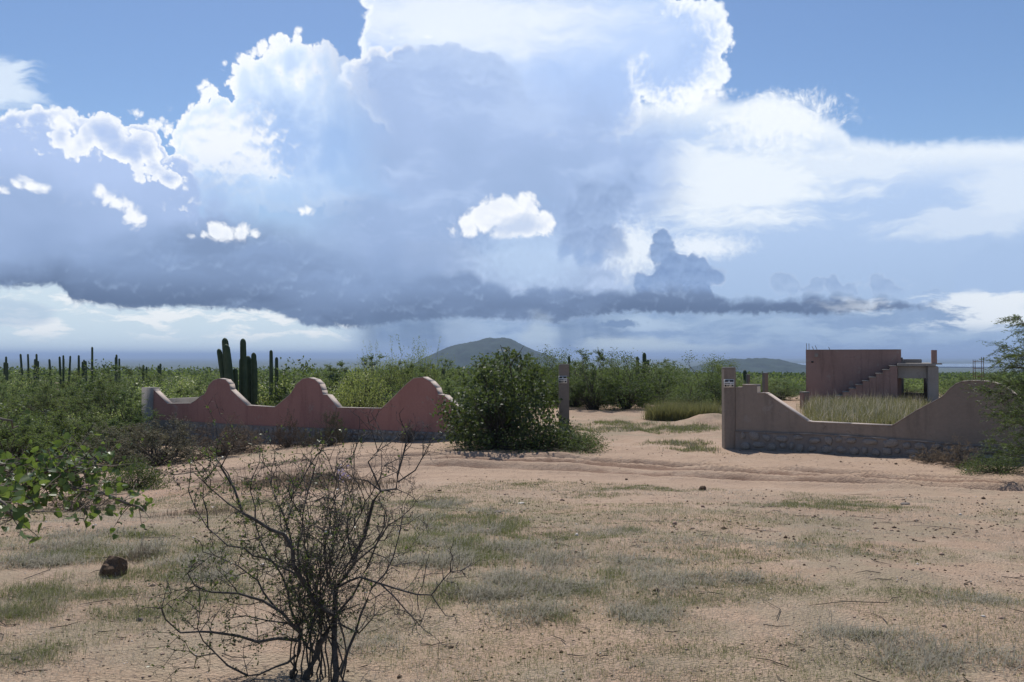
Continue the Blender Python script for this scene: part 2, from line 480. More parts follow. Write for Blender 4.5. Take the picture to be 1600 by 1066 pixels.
# ------------------------------------------------------------------ mesh helpers
class Buf:
    """collects polygons and links them as ONE mesh object"""
    def __init__(s):
        s.v, s.f, s.n = [], {}, 0

    def add(s, verts, faces):
        """verts (n,3); faces (m,k) indices into verts"""
        verts = np.asarray(verts, float).reshape(-1, 3)
        faces = np.asarray(faces, int)
        s.v.append(verts)
        s.f.setdefault(faces.shape[1], []).append(faces + s.n)
        s.n += len(verts)

    def box(s, x0, x1, y0, y1, z0, z1):
        v = [(x, y, z) for z in (z0, z1) for y in (y0, y1) for x in (x0, x1)]
        s.add(v, [(0, 2, 3, 1), (4, 5, 7, 6), (0, 1, 5, 4), (2, 6, 7, 3), (0, 4, 6, 2), (1, 3, 7, 5)])

    def tube(s, pts, rad, sides=5, cap=False):
        pts = np.asarray(pts, float)
        rad = np.broadcast_to(np.asarray(rad, float), (len(pts),))
        d = np.gradient(pts, axis=0)
        d /= np.linalg.norm(d, axis=1)[:, None] + 1e-9
        up = np.where(np.abs(d[:, 2:3]) > 0.9, np.array([[1.0, 0, 0]]), np.array([[0, 0, 1.0]]))
        a = np.cross(d, up)
        a /= np.linalg.norm(a, axis=1)[:, None] + 1e-9
        b = np.cross(d, a)
        th = np.arange(sides) * 2 * np.pi / sides
        ring = pts[:, None, :] + rad[:, None, None] * (np.cos(th)[None, :, None] * a[:, None, :] + np.sin(th)[None, :, None] * b[:, None, :])
        k = len(pts)
        i = np.arange(k - 1)[:, None] * sides
        j = np.arange(sides)[None, :]
        j2 = (j + 1) % sides
        f = np.stack([i + j, i + j2, i + sides + j2, i + sides + j], -1).reshape(-1, 4)
        s.add(ring.reshape(-1, 3), f)
        if cap:
            s.add(ring[-1], [tuple(range(sides))])

    def tubes(s, pts, r0, r1, sides=3):
        """many tubes at once: pts (m,k,3), start and end radii (m,)"""
        pts = np.asarray(pts, float)
        m, k, _ = pts.shape
        rad = np.asarray(r0)[:, None] + (np.asarray(r1) - np.asarray(r0))[:, None] * np.linspace(0, 1, k)[None]
        d = np.gradient(pts, axis=1)
        d /= np.linalg.norm(d, axis=2)[..., None] + 1e-9
        up = np.where(np.abs(d[..., 2:3]) > 0.9, np.array([1.0, 0, 0]), np.array([0, 0, 1.0]))
        a = np.cross(d, up)
        a /= np.linalg.norm(a, axis=2)[..., None] + 1e-9
        b = np.cross(d, a)
        th = np.arange(sides) * 2 * np.pi / sides
        ring = pts[:, :, None, :] + rad[:, :, None, None] * (np.cos(th)[:, None] * a[:, :, None, :] + np.sin(th)[:, None] * b[:, :, None, :])
        o = np.arange(m)[:, None, None] * k * sides + np.arange(k - 1)[None, :, None] * sides
        j = np.arange(sides)[None, None, :]
        j2 = (j + 1) % sides
        s.add(ring.reshape(-1, 3), np.stack([o + j, o + j2, o + sides + j2, o + sides + j], -1).reshape(-1, 4))

    def mesh(s, name, mat, smooth=False):
        me = bpy.data.meshes.new(name)
        v = np.concatenate(s.v)
        me.vertices.add(len(v))
        me.vertices.foreach_set('co', v.ravel())
        loops, starts, tot = [], [], 0
        for k, fl in s.f.items():
            f = np.concatenate(fl)
            loops.append(f.ravel())
            starts.append(tot + np.arange(len(f)) * k)
            tot += f.size
        loops = np.concatenate(loops)
        starts = np.concatenate(starts)
        me.loops.add(len(loops))
        me.loops.foreach_set('vertex_index', loops)
        me.polygons.add(len(starts))
        me.polygons.foreach_set('loop_start', starts)
        if smooth:
            me.polygons.foreach_set('use_smooth', np.ones(len(starts), bool))
        me.update(calc_edges=True)
        me.validate()
        if mat:
            me.materials.append(mat)
        return me

    def obj(s, name, mat, parent=None, smooth=False):
        return link(name, s.mesh(name, mat, smooth), parent)


def link(name, me, parent=None):
    o = bpy.data.objects.new(name, me)
    C.objects.link(o)
    o.parent = parent
    return o


def tag(o, label=None, cat=None, group=None, kind=None):
    if label: o['label'] = label
    if cat: o['category'] = cat
    if group: o['group'] = group
    if kind: o['kind'] = kind
    return o


def thing(name, label, cat, loc=(0, 0, 0), rz=0.0, group=None, scale=1.0):
    o = bpy.data.objects.new(name, None)
    C.objects.link(o)
    o.empty_display_size = 0.2
    o.location = loc
    o.rotation_euler = (0, 0, rz)
    o.scale = (scale,) * 3 if not isinstance(scale, tuple) else scale
    return tag(o, label, cat, group)


# ------------------------------------------------------------------ the lie of the land
def sstep(a, b, x):
    t = np.clip((x - a) / (b - a), 0, 1)
    return t * t * (3 - 2 * t)


def _hash(i, j, seed):
    h = (i * 374761393 + j * 668265263 + seed * 982451653) & 0xffffffff
    h = ((h ^ (h >> 13)) * 1274126177) & 0xffffffff
    return ((h ^ (h >> 16)) & 0xffff) / 65535.0


def vnoise(x, y, seed=0):
    x = np.asarray(x, float); y = np.asarray(y, float)
    i = np.floor(x).astype(np.int64); j = np.floor(y).astype(np.int64)
    fx = x - i; fy = y - j
    fx = fx * fx * (3 - 2 * fx); fy = fy * fy * (3 - 2 * fy)
    a = _hash(i, j, seed); b = _hash(i + 1, j, seed); c = _hash(i, j + 1, seed); d = _hash(i + 1, j + 1, seed)
    return (a * (1 - fx) + b * fx) * (1 - fy) + (c * (1 - fx) + d * fx) * fy - 0.5


def fbm(x, y, oct=4, seed=0):
    s, a = 0, 1.0
    for k in range(oct):
        s = s + a * vnoise(x * 2 ** k, y * 2 ** k, seed + k)
        a *= 0.5
    return s


RUTS = [  # (x, y) lines that wheels have worn, width, depth
    (((-16, 20.5), (-11, 20.2), (-6.2, 19.3), (-2.3, 19.4), (1.45, 18.4), (4.6, 17.0), (8.9, 14.3), (14, 11.0)), 0.26, 0.17),
    (((-16, 18.9), (-11, 18.6), (-6.2, 17.7), (-2.3, 17.8), (1.45, 16.8), (4.6, 15.4), (8.9, 12.9), (14, 9.6)), 0.30, 0.12),
    (((-4, 18.6), (-1, 18.5), (2.0, 17.6), (4.6, 16.2), (8.9, 13.7), (14, 10.4)), 0.2, 0.06),
    (((2.4, 30.0), (2.6, 26), (2.9, 22.5), (4.0, 18.5), (6.6, 14.9), (10, 12.0)), 0.26, 0.05),
    (((4.3, 30.0), (4.5, 26), (4.6, 22.5), (5.4, 19.0), (7.8, 15.6), (11, 13.1)), 0.26, 0.045),
]


def road_y(x):
    return np.interp(x, [-20, -11, -6.2, -2.3, 1.45, 4.6, 8.9, 14, 30], [20, 19.6, 18.7, 18.8, 17.8, 16.4, 13.8, 10.5, 0])


def gz(x, y):
    """ground height"""
    x = np.asarray(x, float); y = np.asarray(y, float)
    z = 0.74 * sstep(16.0, 3.5, y)                                    # the knoll we stand on
    z = z + 0.05 * fbm(x * 0.45, y * 0.45, 3, 3) * sstep(60, 30, y)
    z = z + 0.035 * fbm(x * 1.7, y * 1.7, 3, 8) * sstep(40, 18, y)
    left = np.clip(-1.2 - x, 0, 16)
    z = z - (0.045 * sstep(9, 16, y) + 0.050 * sstep(18.5, 25, y)) * left * sstep(120, 45, y)                            # falls away to the left
    z = z + 0.035 * np.clip(x - 4.5, 0, 6) * sstep(8, 16, y) * sstep(40, 22, y)
    z = z - 0.30 * sstep(0.2, 2.2, -4.6 - x) * sstep(13.0, 17.0, y) * sstep(27, 18, y) * 0.6
    # little bank above the road at the left
    z = z + 0.16 * np.exp(-((y - 15.2 + 0.10 * (x + 6)) / 1.1) ** 2) * sstep(-2.5, -4.5, x) * sstep(-12, -9, x)
    for line, wd, dp in RUTS:
        p = np.array(line)
        if line[0][1] > 25:                                            # runs away from us: measure sideways
            q = p[::-1]
            c = np.interp(y, q[:, 1], q[:, 0])
            d = (x - c) * 0.85
            m = sstep(31, 28, y) * sstep(11.5, 13.5, y)
        else:
            c = np.interp(x, p[:, 0], p[:, 1])
            d = (y - c) * 0.93 + 0.10 * vnoise(x * 0.7, y * 0, 5)
            m = sstep(p[0, 0], p[0, 0] + 2, x) * sstep(p[-1, 0], p[-1, 0] - 2, x)
        wob = 0.75 + 0.9 * vnoise(x * 0.9, y * 0.9, 17)
        z = z - m * dp * wob * np.exp(-(d / wd) ** 4) + m * dp * 0.55 * wob * np.exp(-((np.abs(d) - wd * 1.5) / (wd * 0.5)) ** 2)
    z = z + 0.012 * fbm(x * 6, y * 6, 2, 31) * sstep(30, 14, y)
    # spoil heap behind the gateway
    z = z + 0.30 * np.exp(-((x - 7.0) / 1.5) ** 2 - ((y - 27.5) / 0.8) ** 2) * (1 + 0.8 * vnoise(x * 2, y * 2, 4))
    # beyond the lot the land drops to the coastal plain
    z = z - 1.5 * sstep(34, 110, y) - 9.0 * sstep(100, 520, y) - 52.0 * sstep(350, 1900, y)
    z = z + 5.0 * fbm(x * 0.004, y * 0.004, 3, 40) * sstep(250, 900, y)
    z = z - 0.4 * np.clip(np.abs(x) - 0.6 * y - 20, 0, 40) * 0.05
    return z


def ground_hit(px, py):
    """where a sight line of the photograph meets the ground"""
    v = Vector(((px - 800) / FPX, 1.0, (533 - py) / FPX))
    c, s = math.cos(PITCH), math.sin(PITCH)
    v = (v.x, v.y * c - v.z * s, v.y * s + v.z * c)
    t = np.concatenate([np.linspace(1.5, 60, 6000), np.geomspace(60, 4000, 3000)])
    h = EYE + t * v[2] - gz(t * v[0], t * v[1])
    k = int(np.argmax(h < 0)) if (h < 0).any() else len(t) - 1
    return float(t[k] * v[0]), float(t[k] * v[1]), float(EYE + t[k] * v[2])


def ray_at(px, py, Y):
    """point of a sight line at forward distance Y"""
    c, s = math.cos(PITCH), math.sin(PITCH)
    vx, vy, vz = (px - 800) / FPX, 1.0, (533 - py) / FPX
    wy, wz = vy * c - vz * s, vy * s + vz * c
    return Vector((vx / wy * Y, Y, EYE + wz / wy * Y))


def ray_plane(px, py, a, b):
    """sight line on the vertical plane through ground points a and b -> (distance along a-b, z)"""
    c, s = math.cos(PITCH), math.sin(PITCH)
    vx, vy, vz = (px - 800) / FPX, 1.0, (533 - py) / FPX
    d = Vector((vx, vy * c - vz * s, vy * s + vz * c))
    u = Vector((b[0] - a[0], b[1] - a[1])).normalized()
    n = Vector((-u.y, u.x))
    t = (n.x * a[0] + n.y * a[1]) / (n.x * d.x + n.y * d.y)
    p = d * t
    return (p.x - a[0]) * u.x + (p.y - a[1]) * u.y, EYE + p.z


# ------------------------------------------------------------------ materials
def mat(name, rough=0.9, spec=0.2):
    m = bpy.data.materials.new(name)
    m.use_nodes = True
    nt = m.node_tree
    p = nt.nodes['Principled BSDF']
    p.inputs['Roughness'].default_value = rough
    p.inputs['Specular IOR Level'].default_value = spec
    return m, nt, p


def coords(nt, kind='Object'):
    n = nt.nodes.new('ShaderNodeTexCoord')
    return NX(nt, n.outputs[kind])


def position(nt):
    n = nt.nodes.new('ShaderNodeNewGeometry')
    return NX(nt, n.outputs['Position'])


def set_bump(nt, p, h, strength=0.5, dist=0.02):
    n = nt.nodes.new('ShaderNodeBump')
    n.inputs['Strength'].default_value = strength
    n.inputs['Distance'].default_value = dist
    nt.links.new(h.k, n.inputs['Height'])
    nt.links.new(n.outputs[0], p.inputs['Normal'])


def plaster(name, c1, c2, stain=0.35, scale=1.0, rough=0.92):
    m, nt, p = mat(name, rough)
    P = position(nt)
    n1 = nnoise(nt, P, 0.9 * scale, 5, 0.6)
    n2 = nnoise(nt, P, 14 * scale, 4, 0.6)
    mp = nt.nodes.new('ShaderNodeMapping')
    mp.inputs['Scale'].default_value = (3.0, 3.0, 0.35)
    nt.links.new(P.k, mp.inputs['Vector'])
    drip = nnoise(nt, NX(nt, mp.outputs[0]), 1.2 * scale, 4, 0.6)
    c = nmix(nt, n1.step(0.3, 0.7), c1, c2)
    c = nmix(nt, drip.step(0.48, 0.72) * stain, c, tuple(v * 0.62 for v in c1))
    c = nmix(nt, n2.step(0.35, 0.75) * 0.25, c, tuple(v * 1.25 for v in c2))
    # patched and scuffed areas, hairline cracks
    pt = nnoise(nt, P, 1.7 * scale, 4, 0.7)
    c = nmix(nt, pt.step(0.60, 0.66) * 0.45, c, (0.30, 0.265, 0.24))
    wob = nt.nodes.new('ShaderNodeVectorMath')
    wob.operation = 'MULTIPLY_ADD'
    nt.links.new(nnoise(nt, P, 3.0, 4, 0.7, out=1).k, wob.inputs[0])
    wob.inputs[1].default_value = (0.5, 0.5, 0.5)
    nt.links.new(P.k, wob.inputs[2])
    cr = nvoro(nt, NX(nt, wob.outputs[0]), 0.9 * scale, 'DISTANCE_TO_EDGE')
    ck = cr.step(0.008, 0.002) * n1.step(0.54, 0.64)
    c = nmix(nt, ck * 0.4, c, tuple(v * 0.3 for v in c1))
    nt.links.new(c.k, p.inputs['Base Color'])
    set_bump(nt, p, n2 + n1 * 0.6 - ck * 0.8, 0.5, 0.015)
    return m


def leaf_mat(name, c1, c2, trans=0.35, rough=0.5, spec=0.35, tint=(0.55, 0.75, 0.12)):
    """leaf: diffuse and glossy on top, light shining through"""
    m, nt, p = mat(name, rough, spec)
    g = nt.nodes.new('ShaderNodeNewGeometry')
    r = NX(nt, g.outputs['Random Per Island'])
    oi = nt.nodes.new('ShaderNodeObjectInfo')
    ro = NX(nt, oi.outputs['Random'])
    c = nmix(nt, r, c1, c2)
    k = ro * 0.75 + 0.6
    hs = nt.nodes.new('ShaderNodeHueSaturation')
    nt.links.new(((ro * 7.3)._m('FRACT') * 0.05 + 0.475).k, hs.inputs['Hue'])
    nt.links.new(k.k, hs.inputs['Value'])
    hs.inputs['Saturation'].default_value = 0.86
    nt.links.new(c.k, hs.inputs['Color'])
    c = NX(nt, hs.outputs[0])
    nt.links.new(c.k, p.inputs['Base Color'])
    t = nt.nodes.new('ShaderNodeBsdfTranslucent')
    tc_ = nmix(nt, 0.55, c, tuple(0.35 * v for v in tint))
    nt.links.new(tc_.k, t.inputs[0])
    mx = nt.nodes.new('ShaderNodeMixShader')
    mx.inputs[0].default_value = trans
    nt.links.new(p.outputs[0], mx.inputs[1])
    nt.links.new(t.outputs[0], mx.inputs[2])
    nt.links.new(mx.outputs[0], nt.nodes['Material Output'].inputs[0])
    return m


def plain(name, c1, c2, scale=8.0, rough=0.9, spec=0.2, bump=0.4, dist=0.01):
    m, nt, p = mat(name, rough, spec)
    P = coords(nt)
    n = nnoise(nt, P, scale, 5, 0.6)
    c = nmix(nt, n.step(0.3, 0.7), c1, c2)
    nt.links.new(c.k, p.inputs['Base Color'])
    if bump:
        set_bump(nt, p, n, bump, dist)
    return m


# ------------------------------------------------------------------ ground, plain, hills, water
def ground_material():
    m, nt, p = mat('sandy_soil', 0.95, 0.12)
    P = position(nt)
    sx = nt.nodes.new('ShaderNodeSeparateXYZ')
    nt.links.new(P.k, sx.inputs[0])
    gx, gy = NX(nt, sx.outputs[0]), NX(nt, sx.outputs[1])
    a = nnoise(nt, P, 0.35, 5, 0.6)
    b = nnoise(nt, P, 2.2, 5, 0.65)
    f = nnoise(nt, P, 38, 3, 0.7)
    g = nvoro(nt, P, 46, 'F1')
    speck = nnoise(nt, P, 130, 2, 0.6)
    c = nmix(nt, a.step(0.35, 0.65), (0.415, 0.298, 0.212), (0.345, 0.245, 0.175))
    c = nmix(nt, b.step(0.45, 0.75) * 0.6, c, (0.45, 0.345, 0.265))
    # grey plant litter lying on the open ground
    lit = nnoise(nt, P, 0.8, 6, 0.68)
    zone = gy.step(15.5, 12.5).max(gy.step(22, 24) * gy.step(34, 30))
    c = nmix(nt, lit.step(0.42, 0.60) * zone * 0.55, c, (0.25, 0.225, 0.155))
    # reddish soil on the bank at the left
    red = gx.step(-2.6, -4.2) * gy.step(12.6, 14) * gy.step(17.2, 16.2)
    c = nmix(nt, red * b.step(0.3, 0.6) * 0.8, c, (0.34, 0.185, 0.125))
    # track: wheel-packed bands, paler and darker
    mp = nt.nodes.new('ShaderNodeMapping')
    mp.inputs['Rotation'].default_value = (0, 0, R(14))
    mp.inputs['Scale'].default_value = (0.16, 2.3, 1.0)
    nt.links.new(P.k, mp.inputs['Vector'])
    band = nnoise(nt, NX(nt, mp.outputs[0]), 1.0, 5, 0.6)
    trk = gy.step(11, 13.5) * gy.step(25, 21)
    c = nmix(nt, band.step(0.5, 0.64) * trk * 0.5, c, (0.24, 0.165, 0.125))
    c = nmix(nt, band.step(0.46, 0.34) * trk * 0.5, c, (0.45, 0.36, 0.285))
    c = nmix(nt, trk * 0.45, c, (0.45, 0.325, 0.238))
    grit = nnoise(nt, P, 11, 5, 0.72)
    # bands of darker ground colour along the wheel ruts
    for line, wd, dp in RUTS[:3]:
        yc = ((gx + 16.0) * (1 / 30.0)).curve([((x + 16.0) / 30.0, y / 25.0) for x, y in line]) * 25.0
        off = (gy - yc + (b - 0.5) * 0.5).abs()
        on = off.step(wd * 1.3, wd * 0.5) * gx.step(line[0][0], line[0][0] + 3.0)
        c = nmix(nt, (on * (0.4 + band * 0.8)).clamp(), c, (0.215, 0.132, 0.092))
    c = nmix(nt, grit.step(0.52, 0.66) * 0.5, c, (0.215, 0.16, 0.125))
    # gravel grains, pale and dark
    c = nmix(nt, f.step(0.56, 0.72) * 0.45, c, (0.20, 0.15, 0.12))
    c = nmix(nt, speck.step(0.60, 0.74) * 0.5, c, (0.56, 0.47, 0.39))
    c = nmix(nt, g.step(0.16, 0.05) * f.step(0.42, 0.6) * 0.55, c, (0.15, 0.11, 0.09))
    # scrub cover of the far plain
    scrub = nnoise(nt, P, 0.012, 6, 0.65)
    far = nmix(nt, scrub.step(0.35, 0.65), (0.045, 0.062, 0.028), (0.085, 0.095, 0.05))
    c = nmix(nt, gy.step(60, 160), c, far)
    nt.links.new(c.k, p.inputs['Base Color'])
    set_bump(nt, p, f * 0.8 + b * 0.5 + g * 0.7 + speck * 0.25 + grit * 1.2, 0.85, 0.026)
    return m


def build_ground():
    nc = 430
    d = np.concatenate([np.geomspace(3.6, 44, 600), np.geomspace(45, 70000, 130)])   # measured from an apex 3 m behind the camera
    t = np.linspace(-1.25, 1.25, nc)
    t = np.sign(t) * np.abs(t) ** 1.15 * 1.0
    D, T = np.meshgrid(d, t, indexing='ij')
    x = D * T
    y = D - 3.0
    z = gz(x, y)
    v = np.stack([x, y, z], -1).reshape(-1, 3)
    i = np.arange(len(d) - 1)[:, None] * nc
    j = np.arange(nc - 1)[None, :]
    f = np.stack([i + j, i + j + 1, i + nc + j + 1, i + nc + j], -1).reshape(-1, 4)
    b = Buf()
    b.add(v, f)
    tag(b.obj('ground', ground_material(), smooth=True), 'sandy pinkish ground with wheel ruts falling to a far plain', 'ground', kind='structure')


build_ground()


def hill(name, label, ridge, Y, depth, base=-64.0, amp=9.0, seed=1, cols=(0.020, 0.030, 0.020)):
    """a rounded hill whose skyline passes through the given sight lines at distance Y"""
    pts = [ray_at(px, py, Y) for px, py in ridge]
    xs = np.array([p.x for p in pts]); zs = np.array([p.z for p in pts])
    nx, ny = 170, 60
    X = np.linspace(xs[0], xs[-1], nx)
    V = np.linspace(-1, 1, ny)
    XX, VV = np.meshgrid(X, V, indexing='ij')
    top = np.interp(XX, xs, zs)
    k = np.ones(9) / 9
    h = top - base
    prof = np.cos(np.clip(np.abs(VV), 0, 1) * np.pi / 2) ** 1.25
    w = Y * 0.0012
    spur = 1 + 0.6 * fbm(XX / (w * 26) + 3, VV * 1.6, 4, seed) * (1 - prof) * 2.0
    Z = base + h * np.clip(prof * spur, 0, 1.02) + amp * fbm(XX / (w * 9), VV * 9, 4, seed + 7) * (1 - np.abs(VV)) * (h / h.max())
    b = Buf()
    v = np.stack([XX, Y + VV * depth, Z], -1).reshape(-1, 3)
    i = np.arange(nx - 1)[:, None] * ny
    j = np.arange(ny - 1)[None, :]
    b.add(v, np.stack([i + j, i + ny + j, i + ny + j + 1, i + j + 1], -1).reshape(-1, 4))
    m, nt, p = mat(name + '_cover', 0.95, 0.1)
    P = position(nt)
    n = nnoise(nt, P, 0.02 * 3000 / Y, 7, 0.7)
    c = nmix(nt, n.step(0.35, 0.65), cols, tuple(c * 2.0 for c in cols))
    nt.links.new(c.k, p.inputs['Base Color'])
    set_bump(nt, p, n, 1.0, 6.0 * Y / 3000)
    o = b.obj(name, m, smooth=True)
    tag(o, label, 'hill', kind='structure')
    return o


hill('hill', 'rounded dark green hill rising from the plain under the rain', [(600, 600), (640, 574), (662, 560), (680, 551), (700, 543), (716, 539), (735, 535), (752, 531), (768, 528.5), (784, 528),
     (797, 530), (808, 535), (822, 542), (836, 548), (850, 553), (880, 566), (930, 590)], 3100, 420, seed=2)
hill('hill', 'low dark hill left of the unfinished building', [(1060, 590), (1095, 572), (1120, 565), (1140, 562), (1160, 560), (1178, 560.5), (1200, 561), (1215, 563), (1235, 568), (1255, 573), (1300, 584), (1340, 594)], 2900, 420, seed=5)
_fr = [(-300, 560)]
for k in range(-280, 1900, 20):
    _fr.append((k, 555.2 + 1.6 * float(fbm(k * 0.012, 0.0, 4, 77)) + (1.6 if k > 560 else 0) * 0.8))
_fr.append((1920, 562))
hill('far_ridge', 'level blue ridge along the far horizon', _fr, 30000, 5000, amp=14, seed=9)
hill('far_ridge', 'dark wooded slope behind the unfinished building', [(1380, 600), (1420, 588), (1465, 583.5), (1500, 583), (1540, 585), (1600, 588), (1680, 590), (1760, 600)], 2300, 300, seed=12)


def build_water():
    m, nt, p = mat('sea_water', 0.22, 0.5)
    p.inputs['Base Color'].default_value = (0.05, 0.09, 0.12, 1)
    P = position(nt)
    set_bump(nt, p, nnoise(nt, P, 0.05, 4, 0.6), 0.25, 1.0)
    b = Buf()
    # a lagoon behind the wooded slope and the open gulf beyond it
    th = np.linspace(0, 2 * np.pi, 60, endpoint=False)
    for cx, cy, rx, ry in ((3050, 5200, 1500, 900),):
        r = 1 + 0.18 * np.sin(3 * th + 1) + 0.1 * np.sin(7 * th)
        b.add(np.stack([cx + rx * r * np.cos(th), cy + ry * r * np.sin(th), np.full(60, -57.0)], -1), [tuple(range(60))])
    tag(b.obj('sea', m), 'pale strip of water below the storm', 'sea', kind='structure')


build_water()


def build_haze():
    b = Buf()
    b.box(-62000, 62000, -4000, 71500, -140, 88)
    m = bpy.data.materials.new('hazy_air')
    m.use_nodes = True
    nt = m.node_tree
    nt.nodes.clear()
    o_ = nt.nodes.new('ShaderNodeOutputMaterial')
    v = nt.nodes.new('ShaderNodeVolumePrincipled')
    v.inputs['Color'].default_value = (0.52, 0.68, 0.96, 1)
    v.inputs['Density'].default_value = 1.15e-4
    v.inputs['Anisotropy'].default_value = 0.0
    nt.links.new(v.outputs[0], o_.inputs['Volume'])
    tag(b.obj('haze', m), 'thin bluish haze over the plain', 'haze', kind='stuff')


build_haze()

# ------------------------------------------------------------------ walls, gate posts, building
M = {}
M['pink'] = plaster('rose_plaster', (0.300, 0.152, 0.128), (0.340, 0.178, 0.150), 0.5)
M['taupe'] = plaster('brown_plaster', (0.225, 0.184, 0.152), (0.265, 0.216, 0.178), 0.55)
M['terracotta'] = plaster('terracotta_plaster', (0.265, 0.172, 0.146), (0.305, 0.200, 0.172), 0.6)
M['concrete'] = plaster('bare_concrete', (0.23, 0.21, 0.19), (0.30, 0.275, 0.25), 0.5)
M['cement'] = plaster('pale_cement', (0.34, 0.28, 0.25), (0.43, 0.37, 0.33), 0.4)
M['mortar'] = plaster('grey_mortar', (0.17, 0.15, 0.14), (0.23, 0.205, 0.185), 0.4, 2.0)
M['stone'] = plain('footing_stone', (0.185, 0.166, 0.15), (0.30, 0.272, 0.245), 5.0, 0.85, 0.25, 0.5, 0.02)
M['steel'] = plain('rusty_steel', (0.09, 0.055, 0.04), (0.14, 0.08, 0.055), 12.0, 0.8, 0.3)
M['white_board'] = plain('white_board', (0.62, 0.60, 0.56), (0.72, 0.70, 0.66), 9.0, 0.6, 0.3, 0.0)
M['black_print'] = plain('black_print', (0.012, 0.012, 0.014), (0.03, 0.03, 0.03), 9.0, 0.5, 0.3, 0.0)
rng = np.random.default_rng(11)


def stone_mesh(seed):
    r = np.random.default_rng(seed)
    bm = bmesh.new()
    bmesh.ops.create_icosphere(bm, subdivisions=2, radius=1.0)
    off = r.uniform(-50, 50, 3)
    for v in bm.verts:
        n = mnoise.noise(Vector(v.co) * 1.1 + Vector(off)) * 0.45 + mnoise.noise(Vector(v.co) * 2.7 + Vector(off)) * 0.18
        v.co *= 1 + n
        # blunt the faces a little
        v.co.x = max(-0.86, min(0.86, v.co.x)); v.co.z = max(-0.85, min(0.85, v.co.z))
    me = bpy.data.meshes.new('stone')
    bm.to_mesh(me)
    bm.free()
    me.polygons.foreach_set('use_smooth', np.ones(len(me.polygons), bool))
    me.materials.append(M['stone'])
    return me


STONES = [stone_mesh(s) for s in range(7)]


def chaikin(pts, n=1):
    p = np.array(pts, float)
    for _ in range(n):
        q = [p[0]]
        for a, b in zip(p[:-1], p[1:]):
            q += [a * 0.75 + b * 0.25, a * 0.25 + b * 0.75]
        q.append(p[-1])
        p = np.array(q)
    return p


def wall_slab(top, bottom, y0, y1, name, material, parent):
    """plaster wall in its own frame: x along, z up, y = thickness; top and bottom are (x,z) outlines"""
    top = np.array(top)
    xs = np.unique(np.concatenate([top[:, 0], np.linspace(top[0, 0], top[-1, 0], 60)]))
    zt = np.interp(xs, top[:, 0], top[:, 1])
    bt = np.array(bottom)
    zb = np.interp(xs, bt[:, 0], bt[:, 1])
    zt = zt + 0.006 * fbm(xs * 3, xs * 0, 3, 5)
    n = len(xs)
    b = Buf()
    V = []
    for y, z in ((y0, zb), (y0, zt), (y1, zt), (y1, zb)):
        V.append(np.stack([xs, np.full(n, y), z], -1))
    V = np.concatenate(V)
    i = np.arange(n - 1)
    for a, c in ((0, 1), (1, 2), (2, 3), (3, 0)):
        b.add(V, np.stack([a * n + i, a * n + i + 1, c * n + i + 1, c * n + i], -1))
    b.add(V, [(0, n, 2 * n, 3 * n)])
    b.add(V, [(n - 1, 4 * n - 1, 3 * n - 1, 2 * n - 1)])
    return b.obj(name, material, parent)


def make_wall(name, label, a, b_, top_px, seam_px, thick, material, x_from, x_to, stone_h, piers=()):
    """a garden wall on the line a-b with its stone footing"""
    ang = math.atan2(b_[1] - a[1], b_[0] - a[0])
    t = thing(name, label, 'wall', (a[0], a[1], 0), ang)
    top = [ray_plane(px, py, a, b_) for px, py in top_px]
    seam = [ray_plane(px, py, a, b_) for px, py in seam_px]
    seam = [(x_from, seam[0][1] if x_from < seam[0][0] else np.interp(x_from, [s[0] for s in seam], [s[1] for s in seam]))] + seam + [(x_to, seam[-1][1])]
    seam = sorted(seam)
    sx = np.array([s[0] for s in seam]); sz = np.array([s[1] for s in seam])
    wall_slab(top, list(zip(sx, sz)), 0.0, thick, 'plaster_wall', material, t)
    # pale cement coping along the top
    tp = np.array(top)
    cb = Buf()
    for (xa, za), (xb, zb) in zip(tp[:-1], tp[1:]):
        if abs(xb - xa) < 0.02:
            continue
        y0, y1 = -0.012, thick + 0.012
        h0, h1 = 0.002, 0.020
        cb.add([(xa, y0, za + h0), (xb, y0, zb + h0), (xb, y0, zb + h1), (xa, y0, za + h1), (xa, y1, za + h0), (xb, y1, zb + h0), (xb, y1, zb + h1), (xa, y1, za + h1)],
               [(0, 1, 2, 3), (3, 2, 6, 7), (4, 7, 6, 5), (0, 3, 7, 4), (1, 5, 6, 2), (0, 4, 5, 1)])
    cb.obj('coping', M['cement'], t)
    u = np.array([math.cos(ang), math.sin(ang)])

    def ground(x):
        return gz(a[0] + u[0] * x, a[1] + u[1] * x)
    xs = np.linspace(x_from, x_to, 60)
    gl = ground(xs) - 0.35
    zt = np.interp(xs, sx, sz) - 0.004
    wall_slab(list(zip(xs, zt)), list(zip(xs, gl)), -0.035, thick + 0.035, 'footing', M['mortar'], t)
    r = np.random.default_rng(len(label))
    # field stones set in the footing
    rows = 2
    for k in range(rows):
        x = x_from + 0.12
        while x < x_to - 0.1:
            w = r.uniform(0.5, 1.25) * stone_h * 0.46
            g = float(ground(x + w)); zt_ = float(np.interp(x + w, sx, sz))
            hh = (zt_ - g) / rows
            h = min(hh * 0.52, stone_h * 0.5) * r.uniform(0.65, 1.1)
            s = link('stone', STONES[r.integers(len(STONES))], t)
            s.location = (x + w, -0.035 - 0.0, g + hh * (k + 0.5) + r.uniform(-0.16, 0.16) * hh)
            s.scale = (w * 0.95, 0.055, h)
            s.rotation_euler = (0, r.uniform(-0.25, 0.25) + (math.pi if r.random() < 0.5 else 0), 0)
            x += 2 * w + r.uniform(0.0, 0.09)
    return t, ang, u


